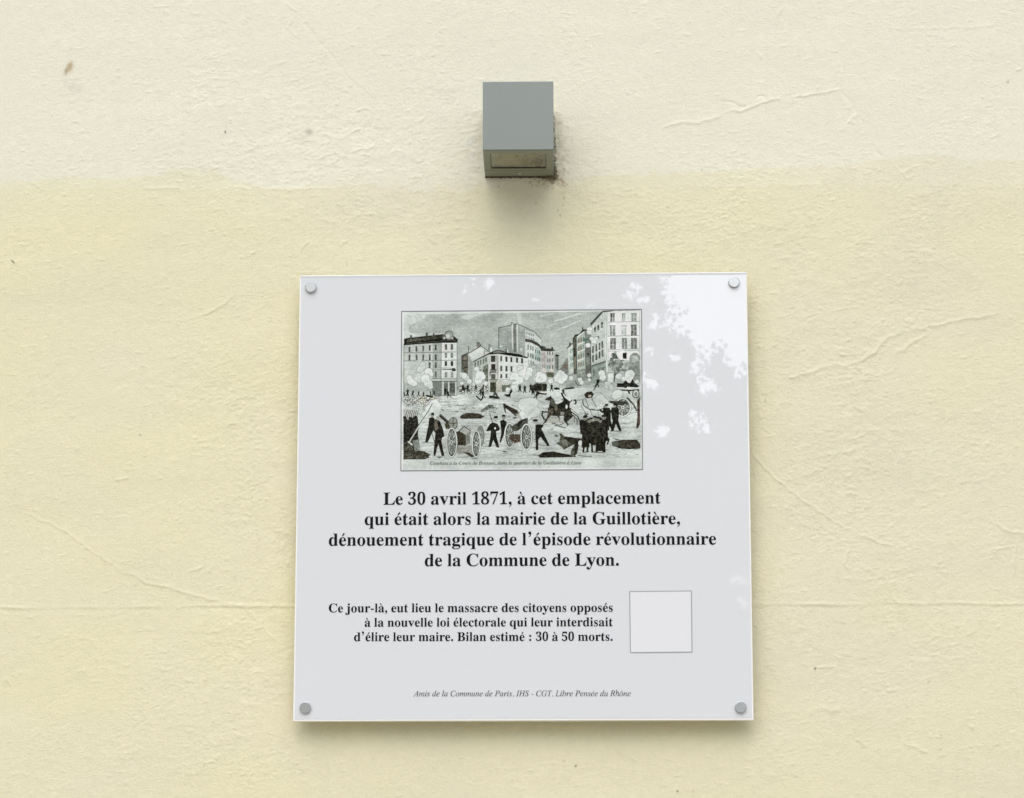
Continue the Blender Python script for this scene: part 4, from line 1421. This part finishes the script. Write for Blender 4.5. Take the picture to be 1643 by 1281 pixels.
# --- right: tilted handcart, wheel, gunners
cloud('D', [(1070, 170, 62), (1110, 220, 66), (1010, 210, 50), (1290, 120, 70), (1210, 20, 36)], (208, 216, 211))
fill('D', [(840, 190), (900, 160), (1150, 180), (1130, 280), (1040, 320), (930, 310), (860, 270)], (190, 198, 192), .7, 8)
ln('D', [(845, 175), (850, 250), (930, 310), (1040, 322), (1110, 300), (1140, 250)], 1.6, (70, 76, 64))
for (a_, b_) in (((870, 160), (925, 285)), ((960, 170), (1025, 285)), ((820, 250), (890, 380)), ((940, 320), (970, 395)), ((1040, 320), (1045, 390))):
    ln('D', [a_, b_], .9, DK, .8)
fill('D', [(862, 115), (900, 80), (960, 75), (990, 110), (960, 160), (900, 165), (880, 150)], (60, 52, 36), 1, 14); ell('D', 935, 135, 22, 16, (196, 176, 156))
wheel('D', 1360, 285, 108, 124, 10, 2.1)
fill('D', [(1185, 195), (1290, 205), (1420, 210), (1420, 245), (1290, 260), (1190, 225)], (56, 58, 44), .9, 10)
ell('D', 1530, 110, 48, 60, (98, 100, 84)); ell('D', 1530, 110, 36, 46, (196, 202, 194)); ell('D', 1530, 112, 18, 26, (130, 132, 118))
ln('D', [(1420, 160), (1500, 250), (1540, 330)], 2.4, (74, 74, 60)); fill('D', [(1545, 200), (1580, 150), (1582, 500), (1555, 560), (1530, 550), (1548, 420)], (84, 62, 50), 1, 10)
man('D', 1185, 585, 340, -.06, .28, BLK, -1, w=.95)
man('D', 1275, 590, 350, -.03, .30, BLK, -1, w=.95)
ln('D', [(1190, 590), (1330, 600)], .9, DK, .7)

# --- horse and rider
fill('D', [(355, 175), (385, 150), (420, 140), (430, 122), (442, 145), (475, 180), (495, 235), (540, 240), (640, 255), (690, 290), (700, 350), (660, 400), (600, 390), (520, 395), (440, 385), (400, 350), (395, 300), (415, 250), (425, 195), (380, 188)], (62, 58, 42), 1, 18)
fill('D', [(440, 165), (480, 190), (490, 260), (450, 270), (430, 240)], (96, 106, 94), .8, 8)
fill('D', [(400, 320), (455, 290), (470, 350), (400, 430), (370, 480), (362, 470), (385, 400)], (112, 96, 78), 1, 14); ln('D', [(355, 480), (400, 400), (430, 350)], 1.6, BLK)
ln('D', [(400, 340), (325, 335), (318, 375), (350, 440)], 2.2, BLK); ln('D', [(520, 380), (545, 420), (540, 450)], 2.4, (80, 72, 56))
fill('D', [(600, 380), (700, 330), (720, 400), (640, 470), (670, 500), (650, 520), (600, 450)], (52, 52, 38), 1, 18); ln('D', [(640, 440), (590, 490), (540, 510), (440, 480)], 1.0, DK)
ln('D', [(480, 510), (560, 530), (620, 545)], 1.3, DK); ln('D', [(700, 340), (780, 400), (810, 470)], 1.6, BLK); ln('D', [(720, 380), (770, 440), (770, 500)], 1.3, BLK); ln('D', [(730, 400), (740, 480)], .8, DK)
fill('D', [(560, 95), (575, 85), (610, 150), (660, 190), (700, 170), (708, 200), (680, 220), (670, 290), (690, 310), (630, 330), (600, 300), (520, 290), (500, 250), (580, 210), (600, 180)], BLK, 1, 8)
ell('D', 680, 180, 18, 20, (206, 212, 206)); ell('D', 636, 272, 13, 28, (212, 214, 202)); ell('D', 500, 285, 22, 38, (120, 110, 92), .9); ell('D', 580, 360, 28, 26, (150, 156, 140), .8)
ell('D', 745, 210, 22, 34, BLK); ell('D', 736, 215, 12, 20, (196, 204, 198)); ln('D', [(690, 290), (740, 340), (790, 380)], .8, DK)
fill('D', [(390, 420), (500, 400), (600, 430), (590, 490), (430, 480), (385, 470)], (178, 176, 158), .55, 6)
hatch('D', 640, 420, 800, 520, .9, .5, (110, 118, 108), .6)

# --- fallen men
fill('C', [(805, 400), (830, 375), (900, 350), (1050, 360), (1120, 385), (1130, 405), (1090, 420), (830, 425)], (74, 66, 48), 1, 16); ln('C', [(805, 405), (830, 425), (1090, 422)], 1.5, BLK); ell('C', 1110, 372, 24, 16, (206, 210, 200))
fill('C', [(1080, 320), (1130, 280), (1190, 240), (1250, 245), (1255, 300), (1210, 295), (1150, 320), (1085, 350)], (118, 124, 110), 1, 18); ln('C', [(1180, 250), (1200, 290)], 1.4, BLK)
fill('C', [(1370, 235), (1395, 230), (1420, 250), (1560, 320), (1590, 370), (1540, 400), (1480, 350), (1405, 290), (1415, 360), (1395, 340)], (62, 56, 42), 1, 12); fill('C', [(1540, 370), (1600, 360), (1610, 430), (1560, 440)], (176, 172, 156), .8)
fill('D', [(1215, 730), (1300, 715), (1340, 705), (1540, 705), (1582, 760), (1582, 810), (1440, 820), (1300, 805), (1220, 780)], (66, 60, 44), 1, 14); fill('D', [(1215, 730), (1300, 725), (1300, 785), (1220, 780)], (96, 102, 86)); ln('D', [(1300, 805), (1440, 822), (1580, 812)], 1.6, BLK)
fill('D', [(270, 900), (330, 860), (470, 850), (600, 880), (740, 900), (760, 925), (290, 930), (255, 890)], (50, 46, 30), 1, 16)
fill('D', [(495, 745), (540, 725), (555, 660), (535, 620), (570, 615), (615, 660), (700, 680), (840, 690), (850, 790), (790, 780), (770, 880), (720, 925), (690, 900), (690, 840), (740, 760), (650, 800), (600, 830), (560, 780)], (88, 90, 72), 1, 20)
fill('D', [(620, 655), (690, 670), (840, 685), (800, 730), (770, 880), (735, 905), (740, 760), (680, 740), (620, 700)], (50, 44, 30), .95, 10); ell('D', 812, 745, 28, 36, (206, 212, 202)); fill('D', [(560, 700), (590, 760), (650, 790), (640, 700)], (140, 140, 122), .8, 12)
ln('D', [(780, 900), (860, 915), (960, 920)], .9, DK, .8)

# --- cluster of soldiers
for (x, y, h) in ((880, 800, 410), (1130, 720, 330), (1060, 850, 430)):
    man('D', x, y, h, .0, .12, (48, 44, 30), 0, w=1.25)
fill('D', [(860, 480), (900, 460), (960, 470), (1040, 450), (1120, 470), (1160, 560), (1160, 700), (1130, 760), (1060, 780), (960, 770), (900, 720), (850, 640)], (48, 44, 30), 1, 16)
for _ in range(60):
    x, y = er.uniform(870, 1140), er.uniform(480, 740)
    ln('D', [(x, y), (x + er.normal(0, 12), y + er.uniform(20, 70))], .7, (104, 96, 76) if er.random() < .6 else (20, 20, 14), .55)
for (x, y) in ((870, 410), (925, 440), (1000, 410), (1070, 440), (1110, 400), (1040, 420), (950, 430)):
    ell('D', x, y + 20, 20, 25, (150, 146, 128)); fill('D', [(x - 24, y + 8), (x - 20, y - 18), (x + 18, y - 18), (x + 26, y + 6)], BLK)
fill('D', [(800, 480), (850, 470), (880, 500), (860, 520), (805, 505)], BLK)
for (x0_, x1_) in ((860, 850), (910, 900), (960, 965), (1030, 1020), (1080, 1110), (1120, 1125)):
    ln('D', [(x0_ + 10, 680), (x0_, 760), (x1_, 860)], 3.0, (40, 38, 26))
ln('D', [(1140, 640), (1180, 700), (1160, 760)], 2.4, (46, 42, 30)); ln('D', [(870, 860), (920, 850)], 1.2, DK); ln('D', [(980, 860), (1100, 870)], 1.2, DK)

# --- gunner beside the second gun, smoke of the gun
cloud('D', [(120, 250, 100), (200, 220, 70), (210, 330, 82), (110, 370, 78), (60, 260, 52)], (214, 221, 218))
for i in range(7):
    ln('D', [(90 + i * 12, 440 - i * 12), (110 + i * 22, 320 - i * 6)], .45, (168, 176, 171), .8)
fill('D', [(235, 500), (340, 510), (310, 560), (330, 590), (420, 780), (390, 780), (300, 660), (270, 700), (272, 830), (240, 835), (232, 640)], BLK, 1, 8); ell('D', 240, 480, 22, 30, (180, 180, 166)); fill('D', [(200, 445), (225, 430), (265, 435), (262, 460), (205, 462)], BLK)
ln('D', [(250, 500), (330, 505), (370, 430)], 1.0, DK); ln('D', [(270, 760), (400, 775)], 1.0, DK, .8)
# second gun
wheel('C', 1462, 655, 74, 168, 9, 2.1)
fill('C', [(1480, 540), (1610, 450), (1700, 420), (1700, 500), (1560, 600), (1500, 600)], (74, 78, 62), 1, 14); fill('C', [(1545, 520), (1610, 450), (1640, 470), (1580, 540)], BLK); fill('C', [(1450, 640), (1640, 640), (1700, 720), (1520, 760), (1460, 700)], (88, 66, 48), .9, 16)
wheel('D', 118, 660, 76, 172, 9, 2.1)
# first gun and limber
ln('C', [(545, 385), (650, 480), (690, 520)], 4.6, BLK); ln('C', [(548, 380), (690, 505)], 1.0, (120, 116, 96))
ell('C', 715, 490, 62, 84, (110, 116, 104)); ell('C', 712, 490, 50, 72, (150, 156, 144), 1, 0, 16); ln('C', [(712, 420), (712, 560)], 1.0, DK); ln('C', [(670, 490), (760, 490)], 1.0, DK)
fill('C', [(600, 490), (650, 480), (680, 560), (620, 570)], (90, 80, 60), 1, 14)
ell('C', 1075, 665, 54, 142, (120, 126, 114)); ell('C', 1072, 660, 42, 124, (152, 158, 148), 1, 0, 18)
fill('C', [(720, 625), (790, 590), (880, 640), (885, 780), (740, 785)], (72, 62, 44), 1, 14); fill('C', [(795, 590), (860, 535), (945, 590), (880, 645)], (176, 178, 166), 1, 8); fill('C', [(880, 645), (945, 595), (940, 760), (885, 780)], (128, 132, 120), 1, 10); ln('C', [(795, 590), (860, 532), (945, 590)], 1.1, BLK)
fill('C', [(750, 790), (960, 780), (980, 900), (780, 900)], (140, 136, 118), .6, 14); fill('C', [(840, 870), (930, 880), (1000, 930), (960, 945)], (64, 50, 36), .9)
wheel('C', 695, 745, 76, 200, 10, 2.2)
ell('C', 640, 745, 34, 190, (196, 202, 194), .5)
wheel('C', 1020, 765, 62, 182, 10, 2.2)

# --- left foreground: smoke, soldiers
cloud('C', [(470, 240, 70), (400, 300, 62), (480, 330, 66), (350, 370, 46), (490, 400, 34), (500, 270, 56)], (214, 221, 217))
for i in range(7):
    ln('C', [(430 + i * 16, 240 + i * 5), (480 + i * 10, 380)], .45, (166, 174, 168), .8)
fill('C', [(60, 290), (240, 320), (230, 420), (60, 420)], (168, 168, 160), .8, 14)
for i in range(7):
    ln('C', [(75 + i * 26, 430), (110 + i * 24, 310)], 1.0, (82, 84, 72)); ln('C', [(82 + i * 26, 430), (117 + i * 24, 312)], .5, (214, 220, 214))
fill('C', [(58, 400), (120, 440), (200, 400), (245, 410), (260, 520), (250, 640), (270, 760), (280, 860), (170, 870), (180, 760), (120, 720), (58, 760)], (52, 50, 36), 1, 18)
for (x, y) in ((72, 405), (150, 410), (215, 400)):
    fill('C', [(x - 24, y + 20), (x - 18, y - 12), (x + 18, y - 12), (x + 22, y + 18)], BLK)
fill('C', [(180, 720), (250, 700), (280, 850), (210, 860)], (150, 160, 148), .8, 12)
fill('C', [(58, 760), (120, 730), (180, 800), (190, 870), (260, 850), (340, 860), (420, 910), (400, 940), (330, 960), (60, 965)], (78, 74, 56), 1, 18); ln('C', [(60, 965), (330, 962), (420, 935)], 1.0, BLK)
ell('C', 420, 930, 24, 16, (208, 212, 200))
ln('C', [(440, 220), (390, 320), (260, 510)], 1.1, DK); ln('C', [(260, 530), (130, 745)], 2.0, (205, 208, 194)); ln('C', [(268, 545), (140, 755)], .6, DK)
ln('C', [(180, 620), (60, 800)], 1.2, BLK)
fill('C', [(395, 420), (440, 400), (470, 430), (465, 560), (440, 610), (380, 740), (345, 740), (370, 600), (390, 500)], BLK, 1, 10); ell('C', 442, 385, 18, 26, (150, 144, 128)); fill('C', [(420, 375), (425, 345), (462, 348), (466, 380)], BLK)
fill('C', [(455, 470), (490, 430), (540, 460), (580, 560), (600, 660), (570, 680), (560, 720), (600, 920), (565, 925), (520, 760), (480, 920), (455, 915), (470, 720), (480, 620), (445, 560)], (46, 42, 32), 1, 14); fill('C', [(460, 480), (500, 440), (520, 560), (480, 600)], (128, 110, 94), .8, 14); ell('C', 510, 420, 22, 30, (170, 172, 160))
ln('C', [(300, 735), (470, 750)], .9, DK, .7); ln('C', [(430, 600), (470, 740)], 1.0, DK)
# two gunners in the middle
fill('C', [(1150, 590), (1200, 500), (1240, 480), (1300, 500), (1335, 560), (1320, 590), (1280, 600), (1290, 680), (1325, 815), (1290, 815), (1245, 710), (1215, 805), (1180, 805), (1205, 680), (1215, 590), (1170, 600)], BLK, 1, 8); ell('C', 1272, 440, 20, 30, (176, 178, 166)); fill('C', [(1250, 425), (1258, 395), (1300, 392), (1308, 428)], BLK); ell('C', 1268, 560, 12, 16, (222, 224, 212)); ln('C', [(1200, 370), (1235, 480)], 1.1, DK)
fill('C', [(1335, 460), (1380, 445), (1425, 480), (1400, 560), (1385, 640), (1345, 750), (1328, 745), (1350, 620)], BLK, 1, 8); ell('C', 1382, 418, 20, 28, (150, 146, 130)); fill('C', [(1355, 405), (1362, 378), (1400, 380), (1408, 405)], BLK)
for x0_, x1_, y_ in ((1110, 1210, 800), (1300, 1345, 850), (600, 700, 960), (960, 1040, 955), (740, 850, 250), (1180, 1330, 160)):
    ln('C', [(x0_, y_), (x1_, y_ + 5)], .9, DK, .6)

# strip of paper under the picture
fill('P', [(646, 737.6), (1029.4, 736.2), (1029.6, 752), (646, 753.6)], (198, 207, 201), 1, 3)
ln('P', [(646, 738), (1029.4, 736.4)], .5, (150, 158, 152), .6)
ln('P', [(646.4, 502), (646, 753)], .8, (226, 230, 229), .9); ln('P', [(1028.8, 499), (1030, 752)], .8, (226, 230, 229), .9)
# worn, uneven ink
# engraver's lines: light cuts through the darks, dark cuts through the mid tones
_yy, _xx = np.mgrid[0:EH, 0:EW].astype(np.float32) / SS
_ph = soft_field(EH, EW, 6, 9, 90) * 1.3
_l1 = np.clip(np.sin(2 * np.pi * (_yy * .55 + _xx * .32) / 1.05 + _ph) - .2, 0, 1) * np.clip(soft_field(EH, EW, 2.5, 2.5, 91) + .4, 0, 1.5)
_l2 = np.clip(np.sin(2 * np.pi * (_yy + _xx * .04) / 1.2 + _ph * .6) - .1, 0, 1) * np.clip(soft_field(EH, EW, 2, 6, 92) + .5, 0, 1.4)
_lum = ART.mean(-1)
ART += (46 * _l1 * np.clip(1 - _lum / 105, 0, 1))[..., None]
ART -= (20 * _l2 * np.exp(-((_lum - 165) / 38) ** 2))[..., None]
g_m = ART.mean(-1, keepdims=True) * cval((0.982, 1.015, 0.988))
ART[:] = g_m * .5 + ART * .5
ART += (TEXT * 3.2)[..., None] * cval((1, 1, 1))
ART *= (1 - .035 * np.clip(soft_field(EH, EW, 25, 40, 43), -2, 2))[..., None]
ART = np.clip((ART - 128) * 1.09 + 128, 18, 236)
# average down to half a photograph pixel or so
q_ = 2
ART = ART[:EH // q_ * q_, :EW // q_ * q_].reshape(EH // q_, q_, EW // q_, q_, 3).mean((1, 3))
eh, ew = ART.shape[:2]
lin = ART / 255.0
lin = np.where(lin <= .04045, lin / 12.92, ((lin + .055) / 1.055) ** 2.4)
px = EX0 + (np.arange(ew) + .5) * q_ / SS
py = EY0 + (np.arange(eh) + .5) * q_ / SS
# the field is laid inside the border quad (bilinear), row 0 at the bottom
tl, tr, br, bl = [np.array(P_print(u, v, .0002)) for u, v in ((644.4, 500.2), (1029.3, 496.8), (1030.8, 753.6), (643.2, 755.6))]
s_, t_ = np.meshgrid((px - px[0]) / (px[-1] - px[0]), (py[::-1] - py[0]) / (py[-1] - py[0]))
s_, t_ = s_[..., None], t_[..., None]
V = tl * (1 - s_) * (1 - t_) + tr * s_ * (1 - t_) + br * s_ * t_ + bl * (1 - s_) * t_
eme = grid_mesh("engraving", V, ew, eh)
set_color_attr(eme, "ink", lin[::-1].reshape(-1, 3) * 0.95)
m_eng, nt, p = mat("engraving_print", rough=0.5, spec=0.15)
at = N(nt, "ShaderNodeVertexColor", layer_name="ink")
nt.links.new(at.outputs["Color"], p.inputs["Base Color"])
gloss(nt, p)
eng = link("engraving", eme, m_eng, plaque)
tag(eng, "grey green engraving of soldiers and cannons fighting in a square between tall houses")
# ------------------------------------------------------------------ the pavement and what the glossy plaque mirrors
m_gr, nt, p = mat("pavement_asphalt", (0.52, 0.48, 0.39), 0.9)
vary(nt, p, (0.52, 0.48, 0.39), 3.0, 0.25)
b = bmesh.new()
b.faces.new([b.verts.new(q) for q in ((-400, -400, 0), (400, -400, 0), (400, 400, 0), (-400, 400, 0))])
tag(from_bm("ground", b, m_gr), kind="structure")

m_core, nt, p = mat("plain_masonry", (0.70, 0.66, 0.52), 0.9)
vary(nt, p, (0.70, 0.66, 0.52), 2.0, 0.05)
from_bm("wall_core", box_bm(-6.99, 6.99, 0.006, 0.40, 0.002, 5.72), m_core, wall)

m_leaf, nt, p = mat("leaf_green", (0.05, 0.075, 0.03), 0.6, spec=0.3)
vary(nt, p, (0.065, 0.095, 0.04), 0.9, 0.5)
m_bark, nt, p = mat("bark", (0.14, 0.11, 0.08), 0.9)
vary(nt, p, (0.14, 0.11, 0.08), 6.0, 0.35)

DT = 20.0                                     # metres from the wall to the row of trees


def mirror_pixel(Pw):
    """photograph pixel in which the plaque's face mirrors a world point"""
    q = np.array(Pw, float)
    q[:, 1] = 2 * YF - q[:, 1]
    return project(q)


SKYHOLE = [(1058, 380), (1062, 455), (1074, 468), (1050, 476), (1090, 484), (1094, 498), (1080, 505), (1068, 502), (1072, 520), (1080, 538), (1084, 548), (1094, 538), (1104, 540), (1112, 548), (1114, 566),
           (1124, 574), (1134, 590), (1142, 574), (1156, 560), (1166, 558), (1176, 566), (1170, 580), (1182, 590), (1190, 598), (1260, 600), (1700, 590), (1700, -2000), (1150, -2000), (1090, 100)]
FLECKS = [(1137, 617, 11, 4), (1129, 622, 3, 8), (1118, 590, 5, 8), (1046, 526, 9, 4), (1050, 515, 3, 8), (1083, 577, 9, 4), (1040, 563, 9, 1.6), (1046, 613, 7, 4), (1050, 620, 3, 7), (1110, 662, 6, 2), (1128, 674, 4, 3), (1108, 680, 3, 3), (1134, 686, 3, 3), (1060, 690, 8, 4),
          (760, 448, 3, 8), (786, 450, 7, 7), (744, 468, 3, 2), (1010, 478, 4, 4), (860, 479, 2, 2), (946, 492, 2, 3), (1020, 462, 4, 2), (1036, 484, 5, 3), (1188, 932, 6, 2), (1193, 968, 2, 1), (1180, 934, 3, 1),
          (985, 520, 2, 4), (978, 545, 2, 6), (1000, 562, 5, 2), (960, 560, 2, 3), (1005, 590, 4, 1), (1035, 600, 3, 1)]


def in_poly(px_, py_, poly):
    ins = np.zeros(px_.shape, bool)
    n = len(poly)
    for i in range(n):
        (xa, ya), (xb, yb) = poly[i], poly[(i + 1) % n]
        if ya != yb:
            ins ^= ((ya > py_) != (yb > py_)) & (px_ < (xb - xa) * (py_ - ya) / (yb - ya) + xa)
    return ins


def make_tree(name, label, base, crown_c, crown_r, n_leaf, size, seed, trunk_r):
    g_ = np.random.default_rng(seed)
    t = empty(name, base)
    tag(t, label, "tree")
    # clumps inside the crown ellipsoid, leaves round each clump
    nc = 420
    cl = g_.normal(0, 1, (nc, 3))
    cl /= np.linalg.norm(cl, axis=1)[:, None]
    cl *= (g_.random(nc) ** (1 / 2.4))[:, None]
    clr = g_.uniform(0.35, 0.9, nc)
    which = g_.integers(0, nc, n_leaf)
    off = g_.normal(0, 0.5, (n_leaf, 3)) * clr[which][:, None]
    Pc = np.array(crown_c) + cl[which] * np.array(crown_r) + off
    small = g_.random(n_leaf) < 0.5           # small sprigs fray the outline, large leaves fill the mass
    u, v = mirror_pixel(Pc)
    cu_, cv_ = g_.normal(0, 8, nc)[which], g_.normal(0, 8, nc)[which]
    us, vs = u + np.where(small, cu_ + g_.normal(0, 3, n_leaf), 0), v + np.where(small, cv_ + g_.normal(0, 3, n_leaf), 0)
    keep = ~in_poly(us, vs, SKYHOLE)
    for ox_, oy_ in ((11, 0), (-11, 0), (0, 11), (0, -11)):
        keep &= small | ~in_poly(u + ox_, v + oy_, SKYHOLE)
    for (fu, fv, ru, rv) in FLECKS:
        ad = np.where(small, 1.5, 11.0)
        keep &= (((u - fu) / (ru + ad)) ** 2 + ((v - fv) / (rv + ad)) ** 2) > 1
    Pc = Pc[keep]
    lf = np.where(small[keep], 0.42, 1.15)
    n = len(Pc)
    a = g_.normal(0, 1, (n, 3)); a /= np.linalg.norm(a, axis=1)[:, None]
    c = np.cross(a, g_.normal(0, 1, (n, 3))); c /= np.linalg.norm(c, axis=1)[:, None]
    s = (size * lf * g_.uniform(.7, 1.2, n))[:, None]
    V = np.stack([Pc - a * s * .5, Pc + c * s * .32, Pc + a * s * .5, Pc - c * s * .32], 1).reshape(-1, 3) - np.array(base)
    me = bpy.data.meshes.new("crown")
    F = np.arange(n * 4, dtype=np.int32)
    me.vertices.add(n * 4); me.vertices.foreach_set("co", V.astype(np.float32).ravel())
    me.loops.add(n * 4); me.loops.foreach_set("vertex_index", F)
    me.polygons.add(n); me.polygons.foreach_set("loop_start", np.arange(0, n * 4, 4, dtype=np.int32))
    me.update(calc_edges=True)
    link("crown", me, m_leaf, t)
    b = bmesh.new()
    def limb(p0, p1, r0, r1):
        n_ = 8
        d = (Vector(p1) - Vector(p0)); dn = d.normalized(); s1 = dn.orthogonal().normalized(); s2 = dn.cross(s1)
        prev = None
        for i in range(5):
            q = Vector(p0) + d * i / 4 + Vector(g_.normal(0, r0 * .25, 3)) * (0 < i < 4)
            r = r0 + (r1 - r0) * i / 4
            ring = [b.verts.new(q + s1 * math.cos(6.283 * k / n_) * r + s2 * math.sin(6.283 * k / n_) * r) for k in range(n_)]
            if prev:
                for k in range(n_):
                    b.faces.new((prev[k], prev[(k + 1) % n_], ring[(k + 1) % n_], ring[k]))
            prev = ring
    ct = Vector(crown_c) - Vector(base)
    fork = Vector((0, 0, ct.z - crown_r[2] * .75))
    limb((0, 0, -.1), fork, trunk_r, trunk_r * .7)
    for k in range(7):
        d = Vector((math.cos(k * .9) * crown_r[0] * .6, math.sin(k * .9) * crown_r[1] * .6, crown_r[2] * g_.uniform(.5, 1.1)))
        q = fork + d
        uu, vv = mirror_pixel([np.array(q) + np.array(base)])
        if not in_poly(uu, vv, SKYHOLE)[0]:
            limb(fork, q, trunk_r * .45, trunk_r * .12)
    from_bm("trunk", b, m_bark, t)
    return t


make_tree("broadleaf_tree", "tall dense broadleaf tree across the street, mirrored over most of the glossy plaque", (-1.9, -DT, 0), (-1.9, -DT, 6.9), (3.6, 2.6, 4.6), 260000, 0.13, 3, 0.24)
make_tree("small_tree", "lower bushy tree across the street, mirrored at the right edge of the plaque", (2.6, -DT - 1.0, 0), (2.6, -DT - 1.0, 4.4), (2.9, 2.2, 3.1), 130000, 0.12, 4, 0.15)
